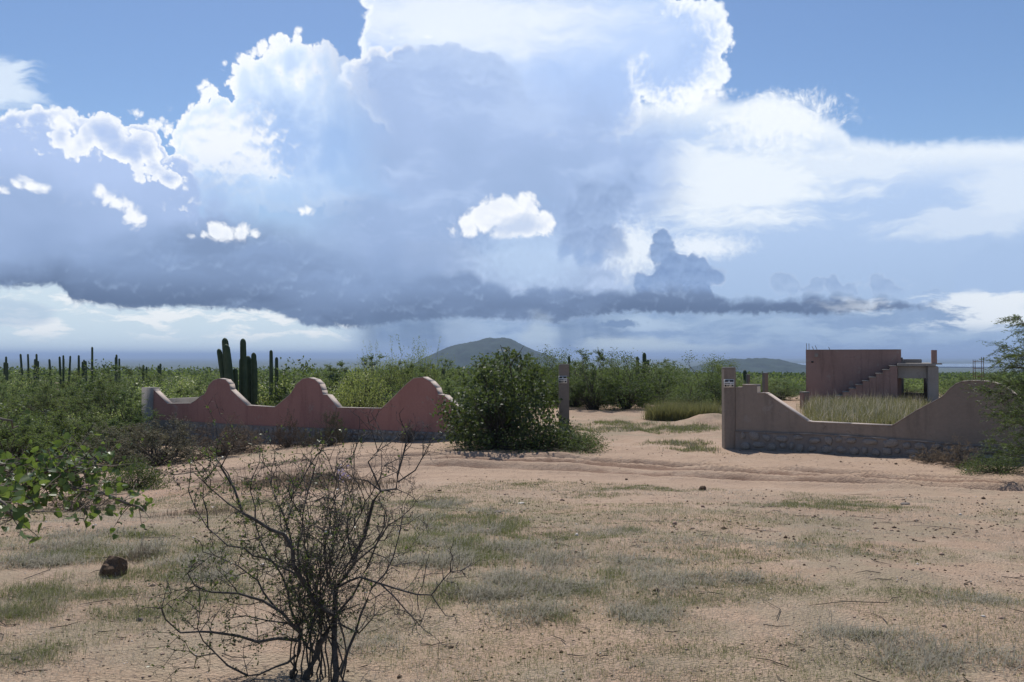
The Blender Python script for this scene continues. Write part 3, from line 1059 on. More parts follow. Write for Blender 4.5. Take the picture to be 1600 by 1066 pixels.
# left wall: humps at equal steps, receding to the left
LA, LB = (-11.26, 30.7), (-2.83, 24.3)
ltop = [(226, 607), (239, 608), (243, 612), (262, 631), (298, 631), (306, 626), (313, 620), (319.5, 617), (323, 611), (326, 603), (333, 595), (343, 592), (353, 594),
        (359, 601), (360.5, 609), (386, 634), (429, 637), (438, 630), (455, 615), (463, 601), (473, 592.5), (483, 591), (493, 594), (500, 601), (503.5, 611),
        (505, 617), (512, 618), (528, 637.5), (596, 639), (606, 630), (623, 613), (636, 600), (646, 592), (661, 590), (673, 597), (682, 607), (685, 617),
        (695, 619), (709, 633), (719, 642), (750, 643)]
lseam = [(226, 655), (300, 659), (400, 665), (500, 669), (700, 676), (750, 677)]
xl0 = ray_plane(226, 640, LA, LB)[0]
xl1 = ray_plane(750, 640, LA, LB)[0]
lw, lang, lu = make_wall('garden_wall', 'rose plaster wall with three rounded humps on a stone footing', LA, LB, ltop, lseam, 0.20, M['pink'], xl0, xl1, 0.30)
b = Buf()
p0 = ray_plane(225, 606, LA, LB); p1 = ray_plane(240, 607, LA, LB)
b.box(p0[0] - 0.06, p1[0], -0.07, 0.27, -2.2, p0[1] + 0.02)
tag(b.obj('end_pier', M['concrete'], lw), 'bare grey concrete end pier')
# the wall's return running away behind the pier
b = Buf()
b.box(p0[0] + 0.02, p0[0] + 0.22, 0.27, 3.0, -2.4, p0[1] - 0.5)
b.obj('return_wall', M['concrete'], lw)

# right wall
RA, RB = (5.72, 20.25), (9.75, 17.05)
rtop = [(1149.5, 606), (1160, 606), (1160.2, 602), (1183, 602), (1183.2, 615), (1196, 615), (1200, 617), (1262, 659), (1266, 660), (1330, 663), (1392, 666), (1397, 664),
        (1432, 642), (1470, 622), (1476, 617), (1484, 608), (1493, 601), (1503, 597), (1517, 596), (1534, 596), (1550, 598), (1565, 603), (1580, 612), (1592, 623),
        (1640, 655), (1660, 668), (1760, 672)]
rseam = [(1150, 674), (1220, 677), (1300, 680), (1350, 683.5), (1400, 687), (1500, 695), (1600, 702), (1760, 715)]
xr0 = ray_plane(1149.5, 640, RA, RB)[0]
xr1 = ray_plane(1760, 640, RA, RB)[0]
rw, rang, ru = make_wall('garden_wall', 'taupe plaster wall with one broad hump right of the gateway', RA, RB, rtop, rseam, 0.22, M['taupe'], xr0, xr1, 0.34)
# dark drip line where plaster meets footing
b = Buf()
sx = [ray_plane(x, y, RA, RB) for x, y in rseam]
for (xa, za), (xb, zb) in zip(sx[:-1], sx[1:]):
    b.add([(xa, -0.05, za - 0.012), (xb, -0.05, zb - 0.012), (xb, -0.05, zb + 0.022), (xa, -0.05, za + 0.022),
           (xa, 0.01, za - 0.012), (xb, 0.01, zb - 0.012), (xb, 0.01, zb + 0.022), (xa, 0.01, za + 0.022)],
          [(0, 1, 2, 3), (3, 2, 6, 7), (0, 4, 5, 1), (0, 3, 7, 4), (1, 5, 6, 2)])
b.obj('ledge', M['mortar'], rw)


def bevel_box(b, x0, x1, y0, y1, z0, z1, e=0.015):
    """box with chamfered edges"""
    bm = bmesh.new()
    bmesh.ops.create_cube(bm, size=1.0)
    for v in bm.verts:
        v.co = ((x0 + x1) / 2 + v.co.x * (x1 - x0), (y0 + y1) / 2 + v.co.y * (y1 - y0), (z0 + z1) / 2 + v.co.z * (z1 - z0))
    bmesh.ops.bevel(bm, geom=list(bm.edges), offset=e, segments=2, affect='EDGES')
    bm.verts.index_update()
    vs_ = np.array([v.co[:] for v in bm.verts])
    for f in bm.faces:
        b.add(vs_[[v.index for v in f.verts]], [tuple(range(len(f.verts)))])
    bm.free()


def gate_post(px0, px1, top, Y, label, rz):
    c = ray_at((px0 + px1) / 2, 600, Y)
    w = (px1 - px0) / FPX * Y
    zt = ray_at(px0, top, Y).z
    zg = float(gz(c.x, Y))
    t = thing('gate_post', label, 'post', (c.x, Y + w / 2, zg), rz, 'gate posts')
    b = Buf()
    bevel_box(b, -w / 2, w / 2, -w / 2, w / 2, -0.4, zt - zg - 0.03)
    b.obj('shaft', M['taupe'], t)
    b = Buf()
    bevel_box(b, -w / 2 - 0.004, w / 2 + 0.004, -w / 2 - 0.004, w / 2 + 0.004, zt - zg - 0.03, zt - zg, 0.012)
    b.obj('cap', M['concrete'], t)
    return c, w, zg


def sign(px0, px1, py0, py1, c, Y, label, seed):
    a = ray_at(px0, py0, Y); d = ray_at(px1, py1, Y)
    w, h = d.x - a.x, a.z - d.z
    t = thing('sign', label, 'sign', ((a.x + d.x) / 2, Y - 0.013, d.z), 0.0, 'signs on the gate posts')
    b = Buf()
    b.box(-w / 2, w / 2, 0, 0.012, 0, h)
    b.obj('board', M['white_board'], t)
    r = np.random.default_rng(seed)
    b = Buf()
    y0, y1 = -0.004, -0.001
    # black heading on either side of a white emblem, two bands, broken footer: as blurred in the photograph
    def bar(u0, u1, v0, v1):
        b.box(-w / 2 + u0 * w, -w / 2 + u1 * w, y0, y1, v0 * h, v1 * h)
    bar(0.07, 0.42, 0.70, 0.92); bar(0.58, 0.93, 0.70, 0.92)
    bar(0.42, 0.47, 0.80, 0.92); bar(0.53, 0.58, 0.80, 0.92)
    bar(0.07, 0.60, 0.46, 0.54); bar(0.66, 0.93, 0.48, 0.52)
    bar(0.07, 0.25, 0.10, 0.34); bar(0.33, 0.46, 0.12, 0.32); bar(0.52, 0.60, 0.22, 0.32); bar(0.74, 0.92, 0.14, 0.32)
    b.obj('print', M['black_print'], t)


PL = gate_post(874, 889.5, 569, 21.9, 'taupe gate post with a sign, rising out of the bushes', 0.0)
PR = gate_post(1132, 1150, 574, 20.3, 'taupe gate post with a sign, joined to the right-hand wall', 0.0)
sign(872.8, 886, 587.5, 599, PL[0], 21.9, 'small black and white sign on the post among the bushes', 1)
sign(1131, 1147, 593, 605.5, PR[0], 20.3, 'small black and white sign on the post beside the wall', 2)


# ------------------------------------------------------------------ unfinished building
def build_house():
    phi = math.atan((1362 - 800) / FPX)        # the front faces the gateway
    Y = 40.0 / math.cos(phi)
    k = 40.0 / FPX

    def X(px): return Y * math.tan(math.atan((px - 800) / FPX) - phi)
    def Z(py): return EYE + (556 - py) * k
    zg = float(gz(18.0, 40.0)) - 0.5
    t = thing('unfinished_building', 'unfinished terracotta building with an outside stair and open porch', 'building', (0, 0, 0), -phi)
    def part(name, m, boxes, parent=t, e=0.0, label=None):
        b = Buf()
        for bx in boxes:
            if e:
                bevel_box(b, *bx, e)
            else:
                b.box(*bx)
        o = b.obj(name, M[m], parent)
        if label: tag(o, label)
        return o
    x0, x1, x2 = X(1259), X(1408), X(1464)
    zt = Z(547)
    part('front_wall', 'terracotta', [(x0, x1, Y, Y + 0.18, zg, zt)], e=0.015)
    part('side_wall', 'terracotta', [(x0 + 0.003, x0 + 0.18, Y + 0.181, Y + 6.0, zg, zt - 0.004)])
    part('side_wall', 'terracotta', [(X(1404), X(1408) - 0.003, Y + 0.181, Y + 4.2, zg, zt - 0.03)])
    part('back_wall', 'terracotta', [(x0 + 0.19, X(1404) - 0.004, Y + 5.8, Y + 5.98, zg, zt - 0.25)])
    part('roof_slab', 'concrete', [(x0 + 0.185, X(1404) - 0.005, Y + 0.185, Y + 5.79, Z(562), Z(558))])
    part('parapet_cap', 'concrete', [(x0 - 0.01, x1 + 0.01, Y - 0.01, Y + 0.19, zt + 0.001, zt + 0.028)])
    # outside stair against the front wall
    st = tag(bpy.data.objects.new('staircase', None))
    C.objects.link(st)
    st.parent = t
    n = 10
    xs0, xs1 = X(1297), X(1400)
    w = (xs1 - xs0) / n
    zs0, zs1 = Z(630), Z(572)
    for i in range(n):
        b = Buf()
        bevel_box(b, xs0 + i * w + 0.001, xs0 + (i + 1) * w - 0.001, Y - 1.0, Y - 0.004, zg, zs0 + (zs1 - zs0) * (i + 1) / n, 0.01)
        b.obj('step', M['terracotta'], st)
    for i in range(n):
        b = Buf()
        zz = zs0 + (zs1 - zs0) * (i + 1) / n
        b.box(xs0 + i * w - 0.03, xs0 + (i + 1) * w - 0.004, Y - 1.02, Y - 0.006, zz + 0.001, zz + 0.035)
        b.obj('tread', M['concrete'], st)
    # porch
    part('porch_slab', 'concrete', [(X(1401.5), X(1460), Y - 1.0, Y + 4.3, Z(571.5), Z(567.5))], e=0.012)
    part('porch_slab_edge', 'concrete', [(X(1460) + 0.002, X(1473), Y + 0.5, Y + 1.3, Z(569.5), Z(567.3))])
    part('porch_pillar', 'concrete', [(X(1447), X(1464), Y - 0.9, Y - 0.45, zg, Z(571.6))], e=0.03)
    part('porch_pillar', 'terracotta', [(X(1396), X(1401), Y - 1.005, Y - 0.5, zg, Z(573))], e=0.01)
    part('porch_beam', 'concrete', [(X(1401.5), X(1447) - 0.003, Y - 0.75, Y - 0.5, Z(590), Z(571.7))], e=0.015)
    part('porch_back_wall', 'concrete', [(X(1408) + 0.004, X(1415), Y + 2.9, Y + 3.1, zg, Z(571.8)), (X(1443) + 0.15, X(1464), Y + 2.9, Y + 3.1, zg, Z(571.8)),
                                   (X(1415) + 0.002, X(1443) + 0.148, Y + 2.9, Y + 3.1, zg, Z(618.5))])
    part('window_sill', 'concrete', [(X(1414), X(1446) + 0.1, Y + 2.85, Y + 3.12, Z(618.4), Z(617))])
    part('porch_side_wall', 'concrete', [(X(1456), X(1464) - 0.01, Y - 0.44, Y + 2.89, zg, Z(600))])
    part('roof_stub', 'terracotta', [(X(1453.5), X(1462), Y - 0.85, Y - 0.5, Z(567.4), Z(547.5))], e=0.012)
    part('roof_kerb', 'concrete', [(X(1412), X(1443), Y + 1.5, Y + 2.1, Z(567.4), Z(561.5))], e=0.02)
    part('roof_kerb', 'concrete', [(X(1408) + 0.02, X(1413) - 0.05, Y + 0.6, Y + 1.0, Z(567.4), Z(558.5))], e=0.02)
    part('vent_box', 'concrete', [(X(1273), X(1278), Y - 0.10, Y - 0.002, Z(558), Z(552.5))], e=0.01)
    part('vent_hole', 'black_print', [(X(1267.5), X(1271), Y - 0.02, Y - 0.003, Z(567.3), Z(564.7))])
    for px, ph in ((1259.6, 536), (1263.4, 536), (1274, 541), (1279, 539.5), (1300, 542)):
        lean = 0.06 if px > 1270 else 0.0
        b = Buf()
        b.tube([(X(px), Y + 0.3, zt - 0.2), (X(px) - lean * 3, Y + 0.3, Z(ph))], 0.014, 5)
        b.obj('rebar', M['steel'], t)


build_house()


def short_pillar(px0, px1, py, Y, label, m='terracotta', cap=True):
    a = ray_at(px0, py, Y); d = ray_at(px1, py, Y)
    w = d.x - a.x
    zg = float(gz(a.x, Y))
    t = thing('pillar', label, 'pillar', ((a.x + d.x) / 2, Y, zg), 0.35)
    b = Buf()
    bevel_box(b, -w * 0.42, w * 0.42, -w * 0.42, w * 0.42, -0.3, a.z - zg - 0.06, 0.012)
    b.obj('shaft', M[m], t)
    if cap:
        b = Buf()
        bevel_box(b, -w * 0.47, w * 0.47, -w * 0.47, w * 0.47, a.z - zg - 0.06, a.z - zg, 0.012)
        b.obj('cap', M['concrete'], t)


short_pillar(1251, 1263, 612, 36.0, 'short terracotta pillar with a pale cap beside the building corner')
short_pillar(1166, 1171.5, 585, 46.0, 'thin brown pillar in the shrubs just right of the gate post', 'taupe')
short_pillar(1191.5, 1199.5, 582.5, 44.0, 'wider brown pillar in the shrubs between gate post and building', 'taupe')

# rebar ladder of a column never cast, behind the right wall
def rebar_ladder():
    Y = 30.0
    a = ray_at(1522, 560, Y); d = ray_at(1535, 560, Y)
    zg = float(gz(a.x, Y))
    t = thing('rebar_column', 'upright rebar ladder sticking up behind the right wall hump', 'rebar', ((a.x + d.x) / 2, Y, zg))
    w = (d.x - a.x)
    for sx_ in (-1, 1):
        for sy in (-1, 1):
            b = Buf()
            b.tube([(sx_ * w / 2, sy * 0.08, -0.2), (sx_ * w / 2 + 0.01 * sy, sy * 0.08, a.z - zg + 0.05 * sx_)], 0.011, 5, True)
            b.obj('bar', M['steel'], t)
    for zpx in (565, 576, 588, 600):
        zz = ray_at(1528, zpx, Y).z - zg
        b = Buf()
        pts = [(-w / 2, -0.08, zz), (w / 2, -0.08, zz), (w / 2, 0.08, zz), (-w / 2, 0.08, zz), (-w / 2, -0.08, zz)]
        for q, r_ in zip(pts[:-1], pts[1:]):
            b.tube([q, r_], 0.009, 4)
        b.obj('tie', M['steel'], t)


rebar_ladder()

# ------------------------------------------------------------------ vegetation
L = {}
L['mesquite'] = leaf_mat('mesquite_leaf', (0.085, 0.128, 0.044), (0.165, 0.205, 0.080), 0.45, 0.65, 0.12)
L['mesq_dark'] = leaf_mat('dark_mesquite_leaf', (0.055, 0.095, 0.032), (0.110, 0.150, 0.052), 0.40, 0.6, 0.15)
L['dark'] = leaf_mat('dark_leaf', (0.048, 0.082, 0.030), (0.100, 0.140, 0.050), 0.38, 0.6, 0.15)
L['glossy'] = leaf_mat('glossy_leaf', (0.034, 0.066, 0.028), (0.075, 0.115, 0.045), 0.28, 0.55, 0.2)
L['satin'] = leaf_mat('satin_leaf', (0.038, 0.075, 0.028), (0.105, 0.150, 0.055), 0.38, 0.5, 0.2)
L['lime'] = leaf_mat('lime_leaf', (0.25, 0.30, 0.06), (0.34, 0.38, 0.10), 0.45, 0.5, 0.3)
L['grey'] = leaf_mat('grey_leaf', (0.10, 0.095, 0.055), (0.165, 0.15, 0.095), 0.2, 0.8, 0.15, (0.5, 0.5, 0.25))
L['dry'] = leaf_mat('dry_leaf', (0.13, 0.095, 0.065), (0.20, 0.15, 0.10), 0.2, 0.85, 0.1, (0.5, 0.4, 0.25))
L['acacia'] = leaf_mat('acacia_leaf', (0.060, 0.105, 0.035), (0.115, 0.165, 0.060), 0.35, 0.55, 0.25)
L['fresh'] = leaf_mat('fresh_leaf', (0.050, 0.095, 0.020), (0.135, 0.19, 0.040), 0.42, 0.38, 0.4, (0.6, 0.85, 0.1))
L['thorn'] = leaf_mat('thorn_bush_leaf', (0.070, 0.110, 0.030), (0.12, 0.165, 0.05), 0.4, 0.4, 0.4)
L['bark'] = plain('grey_bark', (0.055, 0.045, 0.038), (0.10, 0.085, 0.07), 20, 0.9, 0.15)
L['twig'] = plain('dark_twig', (0.048, 0.042, 0.038), (0.105, 0.092, 0.083), 30, 0.8, 0.2, 0.5, 0.004)
L['pale_twig'] = plain('pale_twig', (0.12, 0.10, 0.08), (0.19, 0.16, 0.13), 20, 0.9, 0.15)
L['cactus'] = plain('cactus_skin', (0.040, 0.062, 0.030), (0.070, 0.095, 0.048), 3, 0.7, 0.3)
L['straw'] = leaf_mat('straw', (0.36, 0.32, 0.235), (0.54, 0.49, 0.38), 0.42, 0.7, 0.2, (0.6, 0.5, 0.3))
L['bleached'] = leaf_mat('bleached_grass', (0.42, 0.375, 0.285), (0.62, 0.56, 0.44), 0.48, 0.6, 0.25, (0.8, 0.75, 0.6))
L['olive_grass'] = leaf_mat('olive_grass', (0.13, 0.142, 0.05), (0.225, 0.215, 0.085), 0.38, 0.6, 0.2, (0.7, 0.7, 0.2))
L['green_grass'] = leaf_mat('green_grass', (0.115, 0.130, 0.040), (0.235, 0.230, 0.090), 0.40, 0.6, 0.2)
L['white_fleck'] = leaf_mat('white_fleck', (0.7, 0.68, 0.66), (0.8, 0.78, 0.76), 0.3, 0.6, 0.2, (0.9, 0.9, 0.9))
L['lilac_petal'] = leaf_mat('lilac_petal', (0.50, 0.36, 0.55), (0.70, 0.60, 0.72), 0.3, 0.6, 0.2, (0.8, 0.5, 0.9))


def unit(v):
    return v / (np.linalg.norm(v, axis=-1, keepdims=True) + 1e-9)


def leaves(buf, P, N, A, ln, wd, fold=0.0):
    """diamond leaves at P with normal N, pointing along A"""
    A = unit(A)
    S = unit(np.cross(N, A))
    N = np.cross(A, S)
    ln = np.broadcast_to(ln, (len(P),))[:, None]
    wd = np.broadcast_to(wd, (len(P),))[:, None]
    v = np.stack([P, P + A * ln * 0.45 + S * wd * 0.5 + N * wd * fold, P + A * ln, P + A * ln * 0.45 - S * wd * 0.5 + N * wd * fold], 1)
    buf.add(v.reshape(-1, 3), np.arange(len(P) * 4).reshape(-1, 4))


def rand_dirs(r, n, up=0.0):
    d = r.normal(size=(n, 3))
    d[:, 2] += up
    return unit(d)


def crook(r, a, b, n=5, amp=0.1):
    """crooked polyline from a to b"""
    a = np.asarray(a, float); b = np.asarray(b, float)
    t = np.linspace(0, 1, n)[:, None]
    p = a + (b - a) * t
    ln = np.linalg.norm(b - a)
    p[1:-1] += r.normal(size=(n - 2, 3)) * amp * ln
    return p


def shrub_proto(seed, rx, h, clumps, per, lsize, style='round', spread=0.30, low=0.12, shoots=0, aspect=0.5, inner=0.35):
    """a bush of height h and half-width rx: (leaf mesh data, branch mesh data) as Bufs"""
    r = np.random.default_rng(seed)
    lb, wb = Buf(), Buf()
    cs = []
    lob = r.uniform(0, 6.28, 4)
    for i in range(clumps):
        th = r.uniform(0, 2 * math.pi)
        ph = math.acos(1 - r.uniform(0, 1.0))                # upper hemisphere
        rr = (inner + (1 - inner) * r.uniform(0, 1) ** 0.5)
        lump = 1 + 0.22 * math.sin(2 * th + lob[0]) + 0.16 * math.sin(3 * th + lob[1]) + r.normal() * 0.10
        sx = math.sin(ph) * math.cos(th) * rx * rr * lump
        sy = math.sin(ph) * math.sin(th) * rx * rr * lump
        sz = h * (low + (1 - low) * math.cos(ph) * rr * (0.86 + 0.2 * math.sin(2 * th + lob[2])))
        cs.append((sx, sy, max(sz, 0.05 * h)))
    for i in range(shoots):
        th = r.uniform(0, 2 * math.pi)
        q = r.uniform(0.1, 0.6)
        cs.append((math.cos(th) * rx * q, math.sin(th) * rx * q, h * r.uniform(1.0, 1.22)))
    base = [(r.normal() * rx * 0.07, r.normal() * rx * 0.07, -0.1) for _ in range(6)]
    for ci, c in enumerate(cs):
        c = np.array(c)
        b0 = np.array(base[ci % 6])
        mid = b0 * 0.6 + c * 0.4 + np.array([0, 0, 0.12 * h])
        pts = np.concatenate([crook(r, b0, mid, 3, 0.05), crook(r, mid, c, 4, 0.07)[1:]])
        k = rx * 0.011
        wb.tube(pts, np.linspace(k * 1.5, k * 0.35, len(pts)), 3)
        n = int(per * r.uniform(0.5, 1.4))
        out = unit(c - np.array([0, 0, h * 0.25]))
        if style == 'feather':
            # arching twigs carrying tiny leaflets along both sides
            for _ in range(max(2, n // 26)):
                d = unit(out * 0.7 + r.normal(size=3) * 0.65 + np.array([0, 0, 0.25]))
                tl = spread * rx * r.uniform(0.5, 1.3)
                t = np.linspace(0.05, 1, 26)[:, None]
                p = c + d * t * tl + np.array([0, 0, -0.25 * tl]) * t ** 2 + r.normal(size=(26, 3)) * 0.02 * rx
                side = unit(np.cross(d, [0, 0, 1]))
                sg = np.where(np.arange(26) % 2, 1.0, -1.0)[:, None]
                A = unit(d * 0.5 + side * sg + r.normal(size=(26, 3)) * 0.35)
                leaves(lb, p, rand_dirs(r, 26, 0.9), A, lsize * r.uniform(0.7, 1.4, 26), lsize * aspect)
                wb.tube(p[::8], np.linspace(k * 0.3, k * 0.1, len(p[::8])), 3)
        elif style == 'wand':
            for _ in range(max(2, n // 18)):
                d = unit(out * 0.35 + r.normal(size=3) * 0.28 + np.array([0, 0, 0.9]))
                tl = spread * h * r.uniform(0.6, 1.5)
                t = np.linspace(0, 1, 18)[:, None]
                p = c + d * t * tl + r.normal(size=(18, 3)) * 0.012 * h
                leaves(lb, p, rand_dirs(r, 18, 0.4), unit(d + r.normal(size=(18, 3)) * 0.6), lsize * r.uniform(0.7, 1.4, 18), lsize * aspect)
                wb.tube(p[::6], np.linspace(k * 0.35, k * 0.1, len(p[::6])), 3)
        else:
            o = r.normal(size=(n, 3)) * np.array([1, 1, 0.75]) * spread * rx * 0.62
            p = c + o
            p[:, 2] = np.maximum(p[:, 2], 0.02)
            nn = unit(out * 0.6 + r.normal(size=(n, 3)) * 0.6 + np.array([0, 0, 0.5]))
            leaves(lb, p, nn, rand_dirs(r, n, -0.25), lsize * r.uniform(0.6, 1.35, n), lsize * aspect * r.uniform(0.8, 1.2, n), 0.12)
    return lb, wb


PROTO = {}


def proto(key, leafmat, woodmat, *a, **k):
    lb, wb = shrub_proto(*a, **k)
    PROTO[key] = (lb.mesh('crown', L[leafmat]), wb.mesh('trunk', L[woodmat]))


proto('mesq1', 'mesquite', 'bark', 1, 1.5, 2.4, 44, 230, 0.080, 'feather', 0.27, aspect=0.36)
proto('mesq2', 'mesquite', 'bark', 2, 1.7, 2.2, 48, 230, 0.080, 'feather', 0.25, aspect=0.36)
proto('mesq3', 'mesq_dark', 'bark', 3, 1.3, 2.7, 50, 200, 0.078, 'feather', 0.32, shoots=6, aspect=0.36)
proto('dense1', 'dark', 'bark', 4, 1.4, 2.0, 80, 75, 0.095, 'round', 0.26, aspect=0.55)
proto('dense2', 'dark', 'bark', 5, 1.5, 2.4, 84, 75, 0.090, 'round', 0.25, shoots=5, aspect=0.5)
proto('glossy1', 'satin', 'bark', 6, 1.3, 2.2, 90, 46, 0.115, 'round', 0.26, shoots=4, aspect=0.7)
proto('wand1', 'mesquite', 'bark', 7, 1.2, 2.2, 60, 72, 0.075, 'wand', 0.26, aspect=0.4)
proto('wand2', 'lime', 'bark', 8, 1.3, 2.3, 60, 60, 0.065, 'wand', 0.28, aspect=0.4)
proto('lime1', 'lime', 'bark', 9, 1.4, 1.6, 110, 64, 0.080, 'round', 0.20, aspect=0.5)
proto('grey1', 'grey', 'pale_twig', 10, 1.1, 1.2, 84, 130, 0.055, 'feather', 0.36, low=0.05, aspect=0.4)
proto('grey2', 'dry', 'pale_twig', 11, 0.9, 0.9, 72, 100, 0.045, 'feather', 0.40, low=0.05, aspect=0.35)
proto('trail1', 'dark', 'bark', 12, 1.3, 0.95, 90, 74, 0.060, 'round', 0.22, low=0.04, aspect=0.5)


def shrub(key, loc, s, rz, label, group=None, sz=None, name='shrub'):
    t = thing(name, label, 'shrub', loc, rz, group, (s, s, sz or s))
    link('crown', PROTO[key][0], t)
    link('trunk', PROTO[key][1], t)
    return t


def wall_dist(x, y):
    """> 0 behind the left wall's line"""
    return (y - LA[1]) * lu[0] - (x - LA[0]) * lu[1]


def build_thicket():
    r = np.random.default_rng(5)
    placed = []
    n = 0
    for Y0, Y1, cnt, gap in ((19, 34, 300, 1.5), (30, 50, 560, 2.0), (50, 62, 220, 2.6)):
        for _ in range(cnt):
            Y = r.uniform(Y0, Y1)
            px = r.uniform(-60, 1660)
            X = (px - 800) / FPX * Y
            gp = gap * (0.72 if px > 760 else 0.9)
            if any((X - a) ** 2 + (Y - b) ** 2 < gp * gp for a, b in placed):
                continue
            left = px < 235
            if left and Y < 34:
                # left of the wall: keep clear of the track
                if Y < 21.0 + 0.0025 * max(0, px) ** 1.2 or px > 205 + (Y - 31) * 3:
                    continue
                zone = 'left'
            elif px < 760:
                if wall_dist(X, Y) < 1.7 or Y < 31 and px < 235:
                    continue
                zone = 'wall'
            elif px < 1135:
                if Y < 33.5 or (px < 1000 and Y < 33) or (px > 990 and Y < 35):
                    continue
                zone = 'gate'
            else:
                if Y < 43 or (1240 < px < 1480 and Y < 52):
                    continue
                zone = 'house'
            # keep the skyline low: tops stay a little under the horizon
            zg = float(gz(X, Y))
            room = EYE - zg
            dip = {'left': 19, 'wall': 21, 'gate': 6, 'house': 42}[zone] + r.uniform(-7, 22)
            if zone == 'gate' and px > 1010: dip += 12
            if zone == 'house' and px > 1450: dip -= 6
            if px < 330 and Y > 30: dip = 12 + r.uniform(-3, 12)
            if zone == 'wall' and (325 < px < 410 and Y < 42 or 500 < px < 632 and Y < 36): continue
            top = max(0.9, room - dip / FPX * Y)
            hh = min(top, r.uniform(1.9, 3.0))
            if zone == 'left': hh = min(hh, r.uniform(1.5, 2.3))
            key = r.choice(['mesq1', 'mesq2', 'mesq3', 'dense1', 'dense2', 'glossy1', 'wand1', 'lime1'],
                           p={'left': [.22, .20, .14, .15, .10, .06, .03, .10], 'wall': [.20, .16, .12, .13, .09, .16, .04, .10],
                              'gate': [.08, .06, .28, .20, .26, .02, .09, .01], 'house': [.15, .1, .15, .1, .15, .25, .08, .02]}[zone])
            nat = {'mesq1': 2.4, 'mesq2': 2.2, 'mesq3': 2.8, 'dense1': 2.0, 'dense2': 2.4, 'glossy1': 2.3, 'wand1': 2.3, 'lime1': 1.6}[key]
            sz = hh / nat
            s = min(max(sz * r.uniform(1.0, 1.35), 0.85), 1.7)
            look = {'mesq1': 'feathery green shrub', 'mesq2': 'broad feathery green shrub', 'mesq3': 'tall feathery green shrub', 'dense1': 'dense dark green shrub',
                    'dense2': 'tall dense dark green shrub', 'glossy1': 'broad-leaved green shrub', 'wand1': 'wispy upright green shrub', 'lime1': 'rounded yellow-green shrub'}[key]
            plc, grp = {
                'left': ('crowded into the thicket left of the rose wall', 'shrubs of the thicket left of the rose wall'),
                'wall': ('in the scrub behind the rose wall', 'shrubs behind the rose wall'),
                'gate': ('in the dense scrub seen through the gateway', 'shrubs beyond the gateway'),
                'house': ('in the scrub around and behind the building', 'shrubs around the building')}[zone]
            lab = look + ' ' + plc
            shrub(key, (X, Y, zg - 0.05), s, r.uniform(0, 6.28), lab, grp, sz)
            placed.append((X, Y))
            n += 1
    return n


NSHRUB = build_thicket()


def scrubland():
    """the unbroken scrub from 85 m to the edge of the drop: one mass"""
    r = np.random.default_rng(8)
    b = Buf()
    for _ in range(4200):
        Y = 58 * (12.0 ** r.random())
        X = (r.uniform(-100, 1700) - 800) / FPX * Y
        zg = float(gz(X, Y))
        s = r.uniform(1.0, 2.0)
        room = EYE - zg - ((13 if X / Y < 0.22 else 32) + r.uniform(0, 8)) / FPX * Y
        hh = min(max(0.8, room), r.uniform(1.2, 2.6))
        n = int(np.clip(3400 / Y, 6, 44))
        ls = np.clip(0.0036 * Y, 0.2, 1.6)
        d = rand_dirs(r, n, 0.2)
        p = np.array([X, Y, zg]) + d * np.array([s, s, hh * 0.5]) * r.uniform(0.5, 1, (n, 1)) + np.array([0, 0, hh * 0.5])
        leaves(b, p, unit(d + np.array([0, -0.3, 0.6])), rand_dirs(r, n), ls * r.uniform(0.7, 1.3, n), ls * 0.7)
    tag(b.obj('scrubland', L['mesquite']), 'unbroken green scrub reaching to the edge of the plain', 'scrub', kind='stuff')


scrubland()

# --- plants one can point to
def g(px, py):
    return ground_hit(px, py)


def on_ground(px, Y, dz=-0.04):
    X = (px - 800) / FPX * Y
    return (X, Y, float(gz(X, Y)) + dz)


# round yellow-green bush looking over the rose wall
shrub('lime1', on_ground(568, 30.5), 1.0, 0.4, 'rounded yellow-green bush looking over the rose wall between its humps', sz=1.55)
# pale wands behind it
shrub('wand2', on_ground(640, 37.0), 1.05, 1.1, 'pale upright twiggy shrub behind the hump nearest the gateway', sz=1.42)
shrub('wand2', on_ground(600, 41.0), 0.95, 2.7, 'pale upright twiggy shrub above the yellow-green bush', sz=1.5)
shrub('wand2', on_ground(672, 39.0), 0.8, 4.0, 'pale twiggy shrub just left of the big leafy bush', sz=1.38)
shrub('glossy1', on_ground(455, 31.5), 1.0, 0.2, 'glossy leafy shrub behind the dip between two wall humps', sz=1.05)
# grey and dry bushes at the foot of the rose wall
shrub('grey1', on_ground(246, 24.4), 1.3, 0.0, 'large grey-green bush at the far end of the rose wall', sz=1.2)
shrub('grey1', on_ground(196, 25.0), 1.25, 2.0, 'grey-green bush at the edge of the thicket beside the track', sz=1.1)
shrub('grey2', on_ground(348, 25.2), 1.25, 1.0, 'brownish dry bush at the foot of the first wall hump', sz=1.3)
shrub('grey2', on_ground(380, 26.2), 0.9, 3.0, 'small dry bush leaning on the dry bush by the wall', sz=0.95)
shrub('grey2', on_ground(452, 26.0), 0.55, 3.0, 'small sparse weed against the stone footing', sz=1.25)
shrub('grey1', on_ground(516, 25.4), 0.42, 5.0, 'thin pale-leaved weed standing against the middle hump', sz=0.95)
shrub('grey2', on_ground(478, 25.8), 0.38, 5.6, 'low dark weed between the two weeds at the wall', sz=0.7)
shrub('grey2', on_ground(638, 23.9), 0.24, 2.6, 'small dead dark plant at the foot of the third hump', sz=0.7)
# the low trailing mass in front of the gate post
shrub('trail1', on_ground(836, 20.6), 1.25, 0.3, 'low dark trailing bush in front of the gate post', sz=0.72)
shrub('trail1', on_ground(893, 20.8), 0.8, 2.1, 'small trailing bush at the foot of the gate post', sz=0.62)
shrub('dense2', on_ground(772, 22.2), 0.72, 2.6, 'dark bush filling in behind the big leafy bush', sz=0.72)
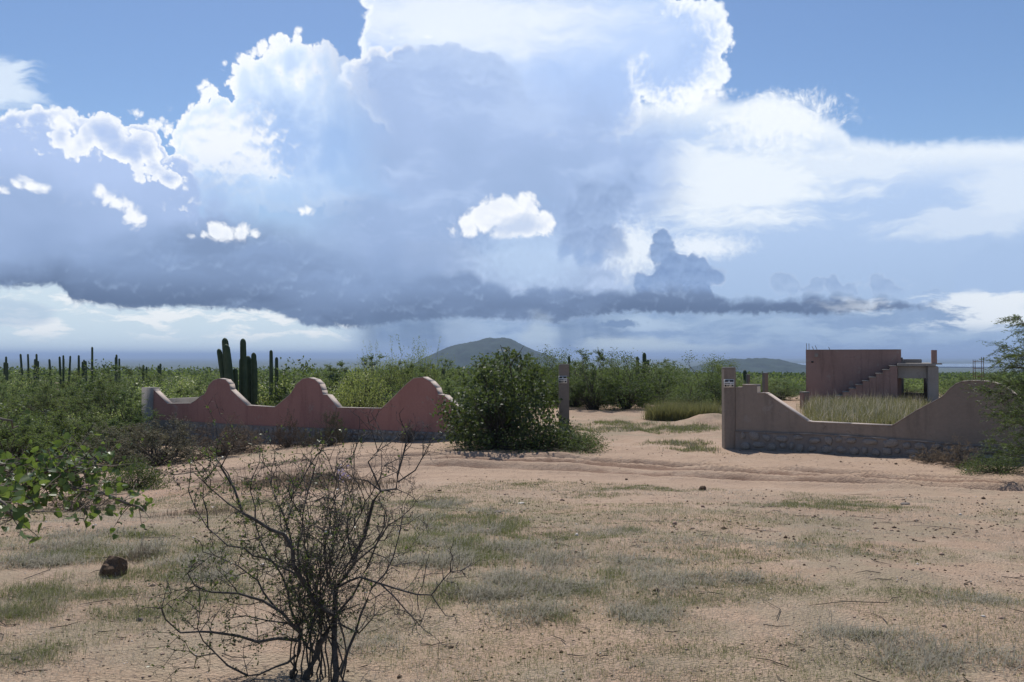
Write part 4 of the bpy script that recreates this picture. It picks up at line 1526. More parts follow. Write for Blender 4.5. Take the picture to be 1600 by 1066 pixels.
# fine-leaved bush on the bank
_p = on_ground(212, 16.2)
shrub('dense1', _p, 0.44, 1.4, 'dark fine-leaved bush on the reddish bank above the track', sz=0.36)
shrub('grey2', on_ground(120, 11.8), 0.55, 0.9, 'low dry bush half hidden by the large leafy branch', sz=0.55)
shrub('grey2', on_ground(1450, 17.0), 0.42, 0.9, 'dry brown weed at the foot of the taupe wall', sz=0.45)
shrub('grey2', on_ground(1500, 16.4), 0.5, 2.9, 'dry weed beside the overhanging feathery tree', sz=0.62)
shrub('trail1', on_ground(1560, 15.4), 0.5, 2.9, 'green low shrub under the overhanging feathery tree', sz=0.40)


def gate_bush():
    """big bush with broad glossy leaves and bare shoots"""
    r = np.random.default_rng(77)
    loc = on_ground(778, 21.0)
    t = thing('shrub', 'big bush with broad glossy leaves between rose wall and gate post', 'shrub', loc)
    lb, wb = Buf(), Buf()
    Y = 21.0
    zg = loc[2]
    # outline of the bush, one clump centre per sight line
    sil = [(720, 655), (735, 632), (745, 612), (760, 600), (775, 592), (790, 600), (805, 596), (820, 610), (838, 612), (850, 626), (846, 645), (826, 650), (805, 640),
           (780, 640), (760, 650), (742, 665), (722, 675), (735, 680), (760, 676), (790, 668), (815, 672), (835, 668), (752, 630), (785, 618), (812, 625), (770, 612),
           (735, 650), (800, 655), (712, 668), (830, 590), (765, 578), (745, 590), (862, 664), (868, 672), (855, 676), (715, 650), (712, 640)]
    cl = []
    for px, py in sil:
        for q in range(3):
            p = ray_at(px + r.normal() * 7, py + r.normal() * 6, Y)
            cl.append(np.array([p.x - loc[0], r.normal() * 0.62 + 0.1, max(p.z - zg, 0.08)]))
    for px, py in [(795, 548), (790, 556), (800, 562), (782, 568), (815, 572), (770, 572), (755, 565), (748, 572), (812, 558), (822, 566), (838, 583), (760, 582)]:
        p = ray_at(px, py, Y)
        cl.append(np.array([p.x - loc[0], r.normal() * 0.25, p.z - zg]))
    for c in cl:
        b0 = np.array([r.normal() * 0.15, r.normal() * 0.12, -0.1])
        pts = crook(r, b0, c, 6, 0.05)
        wb.tube(pts, np.linspace(0.016, 0.005, 6), 4)
        high = c[2] > 1.85
        n = 30 if high else int(r.uniform(40, 70))
        o = r.normal(size=(n, 3)) * ((0.10, 0.10, 0.09) if high else (0.2, 0.2, 0.15))
        p = c + o
        p[:, 2] = np.maximum(p[:, 2], 0.03)
        leaves(lb, p, unit(r.normal(size=(n, 3)) * 0.75 + np.array([0, -0.1, 0.6])), rand_dirs(r, n, -0.35), 0.105 * r.uniform(0.6, 1.3, n), 0.075 * r.uniform(0.7, 1.2, n), 0.10)
    # bare shoots above the crown
    for (a, b_) in (((795, 575), (818, 541)), ((792, 572), (782, 539)), ((800, 590), (795, 545))):
        A, B_ = ray_at(*a, Y), ray_at(*b_, Y)
        wb.tube(crook(r, (A.x - loc[0], 0.0, A.z - zg), (B_.x - loc[0], 0.05, B_.z - zg), 5, 0.03), np.linspace(0.018, 0.006, 5), 4)
    lb.obj('crown', L['glossy'], t)
    wb.obj('trunk', L['bark'], t)


gate_bush()


# --- columnar cacti
def cactus_stem(b, p0, p1, rad, ribs=11):
    p0 = np.array(p0, float); p1 = np.array(p1, float)
    ln = np.linalg.norm(p1 - p0)
    e = rad * 1.3 / ln
    t = np.concatenate([np.linspace(0, 1 - e, 8), 1 - e + e * np.sin(np.array([0.25, 0.5, 0.72, 0.88, 1.0]) * np.pi / 2)])
    n = len(t)
    pts = p0 + (p1 - p0) * t[:, None]
    pts[:, 0] += 0.06 * np.sin(t * 3.0) * rad * 4
    prof = np.ones(n) * rad * (0.86 + 0.14 * np.sin(t * np.pi))
    tip = np.clip((1 - t) / e, 0, 1)
    prof = prof * np.sqrt(np.clip(1 - (1 - tip) ** 2, 0.02, 1))
    k = ribs * 2
    th = np.arange(k) * 2 * np.pi / k
    rr = np.where(np.arange(k) % 2, 0.80, 1.0)
    ring = np.zeros((n, k, 3))
    ring[:, :, 0] = pts[:, None, 0] + prof[:, None] * rr * np.cos(th)
    ring[:, :, 1] = pts[:, None, 1] + prof[:, None] * rr * np.sin(th)
    ring[:, :, 2] = pts[:, None, 2]
    i = np.arange(n - 1)[:, None] * k
    j = np.arange(k)[None, :]
    j2 = (j + 1) % k
    b.add(ring.reshape(-1, 3), np.stack([i + j, i + j2, i + k + j2, i + k + j], -1).reshape(-1, 4))
    b.add(ring[-1], [tuple(range(k))])


def cactus(base_px, Y, stems, label, group=None, rad=0.14):
    """stems: (px_bottom, px_top, py_top, relative thickness)"""
    X = (base_px - 800) / FPX * Y
    zg = float(gz(X, Y))
    t = thing('cactus', label, 'cactus', (X, Y, zg), 0.0, group)
    for i, (pb, pt, py, rk) in enumerate(stems):
        top = ray_at(pt, py, Y)
        bot = ((pb - 800) / FPX * Y - X, 0.25 * math.sin(i * 2.3), -0.1 if i == 0 else 0.5)
        b = Buf()
        cactus_stem(b, bot, (top.x - X, 0.3 * math.sin(i * 2.3), top.z - zg), rad * rk)
        b.obj('stem', L['cactus'], t)


cactus(362, 35.0, [(362, 351, 528, 1.05), (356, 339, 545, 0.85), (368, 357, 538, 1.05), (352, 345, 573, 0.8)], 'tall columnar cactus with four stems behind the first wall hump', 'tall cacti behind the wall', 0.155)
cactus(378, 35.6, [(380, 379.5, 529, 1.0), (375, 375, 559, 0.9), (370, 371, 575, 0.8)], 'tall straight columnar cactus with shorter side stems, beside the four-stemmed one', 'tall cacti behind the wall', 0.15)
cactus(394, 36.5, [(390, 387.5, 556, 1.1), (396, 395, 560, 0.9), (400, 399.5, 551, 0.95)], 'columnar cactus with three medium stems right of the tallest cacti', 'tall cacti behind the wall')
cactus(426, 40.0, [(423, 423.5, 547, 0.75), (430, 430, 558, 0.7)], 'slim two-stemmed cactus farthest right of the wall cacti', 'tall cacti behind the wall', 0.13)
cactus(521, 42.0, [(517, 517, 586, 0.9), (521, 521, 583, 0.9), (526, 526, 584, 0.8)], 'short three-stemmed cactus just above the middle hump', None, 0.13)
cactus(1003, 48.0, [(1006, 1006.5, 551, 0.95), (997, 996.5, 557, 0.75), (1010, 1011, 562, 0.7)], 'dark columnar cactus among the shrubs seen through the gateway', None, 0.14)
cactus(1164, 50.0, [(1165, 1163.5, 578, 1.0), (1168, 1166, 592, 0.8)], 'lone dark cactus just right of the gate post by the wall', None, 0.14)
cactus(677, 52.0, [(677, 676.5, 568, 0.8)], 'single small cactus stem behind the third hump', None, 0.14)
cactus(692, 52.0, [(692, 692, 575, 0.9)], 'short cactus stem left of the big leafy bush', None, 0.14)
cactus(889, 46.0, [(889, 889, 556, 0.6)], 'thin cactus stem behind the gate post among bushes', None, 0.14)
far = [[(9, 9.5, 557), (5, 4, 566), (14, 15, 567)], [(38, 32, 553), (44, 41, 553)], [(57, 57, 553), (52, 52, 561), (62, 63, 564)], [(82, 77, 561)],
       [(96, 93, 557), (97, 97, 560), (102, 102, 555), (105, 108, 556)], [(123, 123, 555), (128, 129, 562), (131, 132, 565)], [(144, 144, 542), (142, 141.5, 555), (138, 137, 564)],
       [(182, 182, 554), (179, 178.5, 558), (189, 189, 560)], [(224, 224, 570), (228, 227, 573)], [(250, 250.5, 568), (246, 245.5, 571)]]
labs = ['three-stemmed cactus on the skyline nearest the left edge', 'pair of cactus stems leaning left on the left skyline', 'cactus with three straight stems right of the leaning pair on the skyline',
        'single leaning cactus stem between the skyline clusters', 'four-stemmed cactus spreading like a fan on the left skyline', 'cactus with one tall and two low stems, right of the fan-shaped one',
        'skyline cactus with the tallest stem left of the rose wall', 'slim three-stemmed cactus beside the bush on the left skyline', 'tiny cactus pair low on the skyline above the wall pier', 'two thin cactus stems low on the skyline right of the wall pier']
for st, lb_ in zip(far, labs):
    cactus(st[0][0], 66.0, [(a, b_, c, 0.95 if i == 0 else 0.85) for i, (a, b_, c) in enumerate(st)], lb_, 'cacti on the left skyline', 0.098)
shrub('mesq1', on_ground(168, 60.0), 1.0, 0.5, 'dark shrub poking above the skyline between the left cacti', sz=1.32)

# ------------------------------------------------------------------ near plants, grass, stones
def W(px, py, Y):
    return np.array(ray_at(px, py, Y)[:])


def feather_tree():
    """thorn tree whose sprays hang over the right wall; its trunk stands outside the view"""
    r = np.random.default_rng(21)
    Y = 14.2
    base = np.array(on_ground(1715, Y + 0.2, -0.1))
    t = thing('thorn_tree', 'feathery green thorn tree overhanging the taupe wall at the right edge', 'tree', tuple(base))
    lb, wb = Buf(), Buf()
    k0 = base.copy()
    fork = W(1700, 610, Y) - k0
    wb.tube(crook(r, (0, 0, -0.2), fork, 6, 0.03), np.linspace(0.09, 0.06, 6), 8)
    tips = [(1594, 497), (1604, 515), (1572, 541), (1588, 556), (1562, 566), (1600, 575), (1556, 592), (1578, 600), (1604, 600), (1548, 612), (1570, 626), (1596, 628), (1582, 650),
            (1562, 648), (1604, 655), (1575, 668), (1598, 680), (1556, 690), (1582, 700), (1606, 705), (1568, 708), (1620, 540), (1640, 500), (1640, 580), (1630, 640), (1660, 540),
            (1680, 480), (1720, 450), (1750, 500), (1780, 560), (1760, 460), (1800, 620), (1650, 620), (1640, 690), (1690, 540), (1612, 560), (1616, 610), (1612, 668), (1624, 590)]
    for px, py in tips:
        tip = W(px, py, Y + r.normal() * 0.45) - k0
        pts = crook(r, fork if py < 690 else np.array([0, 0, 0.35]), tip, 6, 0.045)
        wb.tube(pts, np.linspace(0.022, 0.004, 6), 4)
        for q in range(17):
            a = pts[r.integers(3, 6)] * 0.5 + tip * 0.5
            d = unit(np.array([-0.75, 0.0, 0.12]) + r.normal(size=3) * np.array([0.5, 0.6, 0.38]))
            tl = r.uniform(0.22, 0.5)
            n = 34
            tt = np.linspace(0.0, 1, n)[:, None]
            p = a + d * tt * tl + np.array([0, 0, -0.12 * tl]) * tt ** 2 + r.normal(size=(n, 3)) * 0.012
            wb.tube(p[::8], np.linspace(0.004, 0.0015, len(p[::8])), 3)
            side = unit(np.cross(d, [0, 0, 1.0]))
            sg = np.where(np.arange(n) % 2, 1.0, -1.0)[:, None]
            A = unit(d * 0.6 + side * sg * 0.8 + r.normal(size=(n, 3)) * 0.4)
            leaves(lb, p, rand_dirs(r, n, 0.8), A, 0.055 * r.uniform(0.6, 1.3, n), 0.013)
    lb.obj('crown', L['acacia'], t)
    wb.obj('trunk', L['bark'], t)


feather_tree()


HEART = np.array([(0, 0), (-0.08, 0.30), (0.22, 0.52), (0.62, 0.36), (1.0, 0.0), (0.62, -0.36), (0.22, -0.52), (-0.08, -0.30)])


def heart_leaves(buf, P, N, A, size, fold):
    A = unit(A)
    S = unit(np.cross(N, A))
    N = np.cross(A, S)
    n = len(P)
    size = np.broadcast_to(size, (n,))[:, None, None]
    u = HEART[None, :, 0:1]
    v = HEART[None, :, 1:2]
    V = P[:, None, :] + size * (A[:, None, :] * u + S[:, None, :] * v + N[:, None, :] * (np.abs(v) * fold - u ** 2 * 0.15))
    i = np.arange(n)[:, None] * 8
    buf.add(V.reshape(-1, 3), np.concatenate([i + np.array([[0, 1, 2, 3, 4]]), i + np.array([[4, 5, 6, 7, 0]])]))


def leafy_branch():
    """broad-leaved tree standing just out of view; its boughs reach in at the left"""
    r = np.random.default_rng(4)
    Y = 3.35
    base = np.array([-3.1, Y + 0.1, float(gz(-3.1, Y)) - 0.1])
    t = thing('leafy_tree', 'bough of large bright green heart-shaped leaves reaching in at the left edge', 'tree', tuple(base))
    lb, wb = Buf(), Buf()
    fork = np.array([0.15, 0.0, 0.75])
    wb.tube(crook(r, (0, 0, -0.1), fork, 5, 0.03), np.linspace(0.06, 0.045, 5), 8)
    boughs = [
        ([(-260, 720), (-120, 735), (0, 745), (30, 747), (65, 741), (110, 743), (150, 752), (185, 762), (212, 778), (226, 782)], 0.013, 3.30, 1.0),
        ([(-220, 690), (-100, 705), (-30, 712), (10, 712), (50, 708), (90, 700), (130, 700), (150, 704)], 0.010, 3.45, 1.25),
        ([(30, 747), (60, 728), (95, 715), (120, 708), (155, 712)], 0.006, 3.25, 1.3),
        ([(65, 741), (90, 735), (110, 725), (130, 722), (150, 735)], 0.006, 3.4, 1.3),
        ([(-150, 760), (-50, 770), (0, 778), (14, 790), (18, 812)], 0.008, 2.7, 0.9),
        ([(-180, 640), (-60, 640), (-10, 645), (14, 655), (26, 664)], 0.008, 2.95, 0.12),
        ([(110, 743), (126, 760), (132, 775), (131, 792), (130, 812)], 0.004, 3.3, 0.25),
        ([(-60, 735), (-20, 722), (20, 722), (45, 728)], 0.007, 3.5, 1.2),
        ([(0, 745), (25, 752), (45, 760), (58, 770)], 0.006, 3.2, 0.9),
    ]
    for pts, rad, y0, dens in boughs:
        q = np.array([W(px, py + (16 if y0 > 3 else 4), y0 + 0.05 * math.sin(i * 1.7)) - base for i, (px, py) in enumerate(pts)])
        q = chaikin(q, 1)
        q += r.normal(size=q.shape) * 0.006
        if pts[0][0] < -100:
            q = np.concatenate([[fork], q])
        wb.tube(q, np.linspace(rad, rad * 0.35, len(q)), 6)
        seg = np.linalg.norm(np.diff(q, axis=0), axis=1)
        total = seg.sum()
        n = int(total * 340 * dens)
        s = np.sort(r.uniform(0.0, 1, n)) * total
        cum = np.concatenate([[0], np.cumsum(seg)])
        P = np.stack([np.interp(s, cum, q[:, k]) for k in range(3)], -1)
        off = r.normal(size=(n, 3)) * np.array([0.040, 0.13, 0.040])
        if dens < 0.4:
            off *= 0.5
        Q = P + off
        for a, b_ in zip(P[::4], Q[::4]):
            wb.tube([a, (a + b_) / 2 + r.normal(size=3) * 0.004, b_], (0.0025, 0.002, 0.0012), 3)
        A = unit(r.normal(size=(n, 3)) * 0.7 + np.array([0.25, -0.1, -0.55]))
        N = unit(r.normal(size=(n, 3)) * 0.55 + np.array([0.1, -0.25, 0.75]))
        sz = r.uniform(0.011, 0.034, n) * (0.55 if dens < 0.4 else 1.0) * (1.25 if dens <= 0.9 and dens > 0.4 else 1.0)
        heart_leaves(lb, Q, N, A, sz, r.uniform(-0.1, 0.35, (n, 1, 1)))
    lb.obj('crown', L['fresh'], t)
    wb.obj('trunk', L['pale_twig'], t)


leafy_branch()


def thorn_bush():
    r = np.random.default_rng(31)
    Y0 = 4.15
    bx = (492 - 800) / FPX * Y0
    base = np.array([bx, Y0, float(gz(bx, Y0)) - 0.03])
    t = thing('thorn_bush', 'bare dark-twigged thorn bush with sparse small leaves, nearest the camera', 'shrub', tuple(base))
    wb, lb, tb = Buf(), Buf(), Buf()

    def Z6(x, y):            # sight line of a detail crop -> photograph pixels
        return 200 + x / 2.5625, 650 + y / 2.5625
    limbs = [   # crop points, thickness (m), depth drift (m)
        ([(825, 1090), (826, 900), (828, 790), (832, 690), (905, 590), (945, 490), (965, 410), (1012, 300), (1074, 292), (1080, 235), (1105, 145), (1120, 80)], 0.020, 0.05),
        ([(1080, 265), (1150, 218), (1180, 165), (1197, 130)], 0.006, 0.1),
        ([(1012, 300), (985, 235), (962, 185), (1000, 140), (1022, 100)], 0.007, 0.0),
        ([(1012, 300), (960, 260), (905, 250), (905, 150)], 0.006, -0.1),
        ([(700, 1090), (755, 960), (790, 880), (828, 800), (740, 740), (692, 650), (660, 530), (570, 455), (460, 390), (425, 290), (372, 205), (402, 148)], 0.022, -0.25),
        ([(655, 1090), (685, 940), (690, 860), (620, 790), (540, 740), (440, 710), (330, 705), (268, 680), (238, 630)], 0.015, -0.35),
        ([(690, 900), (600, 890), (520, 905), (440, 880), (330, 865), (210, 868), (150, 815), (135, 770), (158, 752)], 0.012, -0.45),
        ([(670, 960), (590, 1005), (480, 1040), (390, 1062)], 0.010, -0.5),
        ([(480, 1040), (400, 1000), (350, 950), (275, 965), (265, 1010)], 0.008, -0.5),
        ([(350, 950), (300, 900), (260, 760)], 0.005, -0.4),
        ([(832, 690), (930, 645), (1010, 672), (1100, 700), (1215, 717), (1262, 655), (1290, 625), (1335, 618)], 0.009, -0.15),
        ([(1290, 625), (1292, 590), (1300, 560)], 0.004, -0.15),
        ([(1010, 672), (1062, 720), (1110, 775), (1168, 838)], 0.006, -0.3),
        ([(1215, 717), (1240, 755), (1272, 800)], 0.004, -0.2),
        ([(840, 830), (925, 870), (985, 800), (992, 725)], 0.008, 0.2),
        ([(692, 650), (680, 520), (700, 390), (722, 300), (750, 200), (770, 140)], 0.009, 0.25),
        ([(740, 740), (800, 650), (785, 520), (810, 400), (830, 330), (850, 240)], 0.010, 0.3),
        ([(660, 530), (606, 360), (650, 330), (690, 270), (760, 150)], 0.007, 0.1),
        ([(460, 390), (400, 350), (330, 290), (262, 225)], 0.006, -0.1),
        ([(850, 1040), (880, 940), (930, 800), (975, 690), (1060, 570), (1085, 480), (1100, 400)], 0.012, 0.35),
        ([(692, 650), (600, 600), (500, 560), (400, 520), (320, 450), (270, 370)], 0.010, 0.15),
        ([(620, 790), (520, 660), (440, 600), (350, 560), (300, 545)], 0.009, 0.3),
        ([(690, 860), (640, 700), (560, 560), (510, 430), (490, 300), (520, 200)], 0.010, 0.4),
        ([(905, 590), (880, 470), (900, 360), (870, 260)], 0.008, 0.2),
        ([(905, 590), (990, 520), (1040, 440), (1095, 405)], 0.007, -0.2),
        ([(760, 960), (640, 830), (560, 820), (470, 800), (400, 810)], 0.009, -0.2),
        ([(828, 800), (900, 720), (960, 600), (1000, 500), (1030, 380)], 0.009, 0.1),
        ([(425, 290), (400, 230), (352, 170)], 0.005, -0.2),
        ([(320, 450), (300, 330), (305, 260), (350, 205)], 0.005, 0.0),
        ([(270, 370), (242, 300), (248, 255)], 0.004, 0.1),
    ]
    for i in range(15):
        x0 = r.uniform(640, 880)
        top = r.uniform(180, 620)
        x1 = r.uniform(380, 1060)
        xm = x0 * 0.55 + x1 * 0.45 + r.normal() * 40
        limbs.append(([(x0, 1085), (x0 + r.normal() * 20, 930), (xm, 640 + r.normal() * 60), (x1, top)], 0.0065, r.uniform(-0.45, 0.5)))
    twigs = []

    def thorn(p, d, ln):
        twigs.append((p, d, ln))

    count = [0]
    stock = {4: [], 5: []}
    spine_p, spine_d = [], []

    def grow(p, d, ln, rad, level, leafy):
        """one crooked twig with side twigs and thorns"""
        n = 5 if level < 2 else 4
        pts = [p]
        dd = d.copy()
        for i in range(n - 1):
            dd = unit(dd + r.normal(size=3) * 0.30 + np.array([0, 0, 0.05]))
            pts.append(pts[-1] + dd * ln / (n - 1))
        pts = np.array(pts)
        stock[n].append((pts, rad))
        count[0] += 1
        m_ = int(r.integers(2, 5))
        spine_p.append(pts[r.integers(1, n, m_)])
        spine_d.append(unit(np.cross(dd, r.normal(size=(m_, 3))) + dd * 0.3))
        if r.random() < leafy:
            m = int(r.integers(3, 9))
            q = pts[r.integers(0, n, m)] + r.normal(size=(m, 3)) * 0.008
            leaves(lb, q, rand_dirs(r, m, 0.6), rand_dirs(r, m), r.uniform(0.010, 0.024, m), r.uniform(0.007, 0.014, m), 0.15)
        if level < 3:
            for k in range(int(r.integers(2, 4)) if level < 2 else int(r.integers(0, 3))):
                j = r.integers(1, n)
                sd_ = unit(dd * 0.45 + unit(np.cross(dd, r.normal(size=3))) * 0.9)
                grow(pts[j], sd_, ln * r.uniform(0.45, 0.8), rad * 0.62, level + 1, leafy)

    for pts, rad, drift in limbs:
        m = len(pts)
        q = []
        for i, (x, y) in enumerate(pts):
            px, py = Z6(x, y)
            f = max(0.0, (1090 - y) / 1000.0)
            q.append(W(px, py, Y0 + drift * min(1.0, f * 1.4) + r.normal() * 0.02) - base)
        q = np.array(q)
        # crooks between the bends
        fine = [q[0]]
        for a, b_ in zip(q[:-1], q[1:]):
            ln = np.linalg.norm(b_ - a)
            k = max(1, int(ln / 0.07))
            for i in range(1, k + 1):
                fine.append(a + (b_ - a) * i / k + r.normal(size=3) * 0.010 * (i < k))
        fine = np.array(fine)
        rad = rad * (0.88 if rad > 0.014 else 0.74)
        wb.tube(fine, np.linspace(rad, max(rad * 0.22, 0.0022), len(fine)), 7)
        cx = np.mean([p_[0] for p_ in pts])
        for i in range(2, len(fine)):
            if fine[i][2] < 0.22 and abs(fine[i][0]) < 0.25:
                continue
            for _ in range(1 + int(r.random() < 0.5)):
                d0 = unit(fine[i] - fine[i - 1])
                d = unit(d0 * 0.5 + unit(np.cross(d0, r.normal(size=3))) * 0.8 + np.array([0, 0, 0.22]))
                lx = fine[i][0]
                leafy = 0.62 if lx < -0.12 else (0.34 if lx < 0.1 else 0.10)
                edge = abs(lx) > 0.62
                grow(fine[i], d, r.uniform(0.08, 0.24) * (0.55 if edge else 1.0), 0.0028, 1 if not edge else 2, leafy)
    for n, lst in stock.items():
        rr = np.array([q[1] for q in lst])
        wb.tubes(np.array([q[0] for q in lst]), rr, rr * 0.5, 3)
    sp_, sd2 = np.concatenate(spine_p), np.concatenate(spine_d)
    leaves(wb, sp_, rand_dirs(r, len(sp_)), sd2, r.uniform(0.010, 0.032, len(sp_)), 0.0030)
    wb.obj('branches', L['twig'], t)
    lb.obj('leaves', L['thorn'], t)
    # a spray of lilac flowers near the top and a few small white flecks
    for name, mt, spots, n, sp in (('flowers', 'lilac_petal', [Z6(855, 205), Z6(862, 225), Z6(868, 245), Z6(850, 232)], 9, 0.010),
                                   ('flecks', 'white_fleck', [Z6(338, 365), Z6(795, 466), Z6(808, 470), Z6(842, 292)], 2, 0.004)):
        fb = Buf()
        for px, py in spots:
            c = W(px, py, Y0 - 0.02) - base
            P = c + r.normal(size=(n, 3)) * sp
            leaves(fb, P, unit(r.normal(size=(n, 3)) + np.array([0, -0.8, 0.3])), rand_dirs(r, n), r.uniform(0.010, 0.018, n), r.uniform(0.008, 0.012, n), 0.2)
        o = fb.obj(name, L[mt], t)
        o['kind'] = 'stuff'
        tag(o, 'spray of pale lilac flowers near the top' if name == 'flowers' else 'stray white flecks among the twigs')
    return count[0]


NTW = thorn_bush()


# ------------------------------------------------------------------ grass
def blades(b, P, ht, lean, width, r, bias=None):
    n = len(P)
    a = r.normal(size=(n, 3))
    a[:, 2] = 0
    a = unit(a)
    if bias is not None:
        a = unit(a + np.asarray(bias))
    lean = np.broadcast_to(lean, (n,))[:, None]
    up = np.array([0, 0, 1.0])
    S = unit(np.cross(a, up)) * np.broadcast_to(width, (n,))[:, None] * 0.5
    ht = np.broadcast_to(ht, (n,))[:, None]
    d1 = unit(up * (1.15 - lean) + a * lean * 0.6)
    d2 = unit(up * (0.75 - lean) + a * lean * 1.25)
    m = P + d1 * ht * 0.5
    tip = m + d2 * ht * 0.5
    V = np.stack([P - S, P + S, m + S * 0.75, m - S * 0.75, tip], 1).reshape(-1, 3)
    i = np.arange(n)[:, None] * 5
    b.add(V, i + np.array([[0, 1, 2, 3]]))
    k = b.n - n * 5
    b.f.setdefault(3, []).append(k + i + np.array([[3, 2, 4]]))


def patch(px, py, rx, ry):
    c = ground_hit(px, py)
    near = ground_hit(px, py + ry)
    farp = ground_hit(px, py - ry)
    return c[0], (near[1] + farp[1]) / 2, rx / FPX * c[1], max(0.1, (farp[1] - near[1]) / 2)


def sample(r, pt, n):
    cx, cy, wx, wy = pt
    th = r.uniform(0, 2 * np.pi, n)
    q = np.sqrt(r.uniform(0, 1, n)) * (0.8 + 0.3 * np.sin(3 * th + cx) + 0.2 * np.sin(5 * th + cy))
    x = cx + wx * q * np.cos(th)
    y = cy + wy * q * np.sin(th)
    return x, y


def tufted(r, b, x, y, per, spread, hmin, hmax, lean, width, bias=None):
    """a tuft of blades round each (x,y)"""
    n = len(x)
    X = np.repeat(x, per) + r.normal(size=n * per) * spread
    Yy = np.repeat(y, per) + r.normal(size=n * per) * spread
    k = np.repeat(r.uniform(0.55, 1.2, n), per)
    P = np.stack([X, Yy, gz(X, Yy) - 0.008], -1)
    blades(b, P, r.uniform(hmin, hmax, n * per) * k, np.clip(r.normal(lean, 0.22, n * per), 0.05, 1.15), width * np.clip(Yy / 7.0, 0.8, 3.0), r, bias)


def build_grass():
    r = np.random.default_rng(2)
    straw, green, pale = Buf(), Buf(), Buf()
    # straw lying over the open ground, in drifts
    N = 105000
    Y = 2.6 + 13.0 * r.uniform(0, 1, N) ** 1.25
    X = r.uniform(-0.78, 0.78, N) * Y
    d = fbm(X * 0.75, Y * 0.75, 4, 61) + 0.5 * fbm(X * 2.4, Y * 2.4, 2, 71)
    road = Y > road_y(X) - 2.6
    keep = (d > -0.08) & ~road
    tufted(r, straw, X[keep], Y[keep], 4, 0.05, 0.03, 0.10, 0.92, 0.0024)
    d2 = fbm(X * 0.6 + 30, Y * 0.6, 4, 81)
    keep = (d2 > np.where(X > -0.3 * Y, 0.0, 0.06)) & ~road
    tufted(r, green, X[keep], Y[keep], 4, 0.05, 0.02, 0.06, 0.6, 0.0028)
    # pale combed tufts
    for px, py, rx, ry, n, h in ((1040, 915, 70, 22, 60, .13), (860, 880, 60, 16, 60, .15), (700, 850, 60, 10, 40, .13), (1460, 1030, 120, 30, 90, .13), (820, 960, 80, 16, 60, .12),
                                 (110, 855, 110, 12, 90, .15), (300, 880, 70, 16, 60, .14), (1350, 995, 110, 12, 60, .10), (660, 815, 40, 12, 40, .14), (1000, 965, 60, 16, 60, .12),
                                 (210, 866, 36, 14, 40, .17), (640, 880, 50, 10, 40, .12), (760, 800, 60, 8, 40, .1), (1150, 905, 120, 14, 70, .09), (560, 1000, 120, 30, 50, .10),
                                 (60, 880, 90, 10, 90, .15), (150, 835, 90, 8, 60, .12), (320, 905, 60, 10, 60, .13), (700, 880, 60, 14, 70, .15), (790, 905, 50, 10, 50, .14), (1520, 940, 120, 12, 60, .09), (1280, 860, 160, 12, 80, .07), (950, 830, 90, 8, 50, .07), (760, 930, 60, 10, 60, .14),
                                 (690, 790, 40, 6, 60, .13), (730, 830, 80, 14, 90, .12), (870, 920, 90, 16, 90, .12), (800, 860, 60, 10, 60, .13), (1000, 880, 90, 14, 70, .1), (1100, 850, 140, 10, 60, .07)):
        x, y = sample(r, patch(px, py, rx, ry), n)
        tufted(r, pale, x, y, 15, 0.05, h * 0.6, h * 1.5, 0.82, 0.0050, (0.5, -0.3, 0))
        x, y = sample(r, patch(px, py, rx * 1.2, ry * 1.2), n)
        tufted(r, green, x, y, 8, 0.05, h * 0.3, h * 0.9, 0.65, 0.0028)
    # green patches
    for px, py, rx, ry, n, h in ((1010, 764, 120, 5, 240, .05), (1270, 790, 170, 9, 420, .06), (790, 826, 46, 20, 160, .10), (670, 786, 50, 10, 120, .08), (730, 852, 30, 10, 60, .12),
                                 (60, 925, 70, 22, 200, .07), (820, 757, 40, 4, 60, .05), (985, 829, 18, 4, 30, .08), (690, 930, 50, 20, 110, .07), (1340, 860, 160, 24, 300, .05),
                                 (1180, 920, 160, 24, 260, .045), (950, 900, 24, 8, 22, .1), (880, 970, 30, 8, 22, .1), (230, 960, 90, 20, 160, .06), (330, 860, 70, 14, 110, .08),
                                 (40, 1030, 80, 20, 120, .06), (120, 870, 120, 16, 200, .09), (250, 900, 90, 16, 160, .08), (30, 960, 80, 20, 200, .07), (160, 930, 90, 14, 140, .06), (330, 930, 80, 20, 140, .06), (640, 850, 50, 16, 110, .08), (1130, 868, 140, 14, 200, .05), (560, 800, 60, 16, 100, .08), (220, 838, 50, 8, 80, .07),
                                 (380, 790, 60, 12, 100, .09), (1450, 930, 120, 16, 140, .045), (1050, 1020, 140, 16, 90, .04), (930, 775, 80, 6, 100, .05), (760, 870, 90, 20, 240, .08), (700, 820, 80, 20, 220, .09), (860, 840, 100, 14, 180, .06), (900, 930, 110, 24, 220, .06), (1060, 940, 110, 16, 160, .05)):
        x, y = sample(r, patch(px, py, rx, ry), n)
        tufted(r, green, x, y, 14, 0.05, h * 0.5, h * 1.3, 0.6, 0.0032)
        x, y = sample(r, patch(px, py, rx * 1.25, ry * 1.25), n // 2)
        tufted(r, straw, x, y, 9, 0.06, h * 0.5, h * 1.5, 0.75, 0.0028)
    # grass in the yard behind the gateway
    for px, py, rx, ry, n in ((1000, 672, 120, 7, 420), (1060, 694, 60, 4, 120), (960, 662, 60, 5, 150), (1080, 668, 60, 6, 200), (1090, 704, 50, 3, 70)):
        x, y = sample(r, patch(px, py, rx, ry), n)
        tufted(r, green, x, y, 10, 0.10, 0.06, 0.16, 0.45, 0.0036)
        x, y = sample(r, patch(px, py, rx, ry), n // 2)
        tufted(r, straw, x, y, 8, 0.10, 0.06, 0.18, 0.6, 0.0036)
    tag(straw.obj('dry_grass', L['straw']), 'pale dead grass lying in drifts over the open ground', 'grass', kind='stuff')
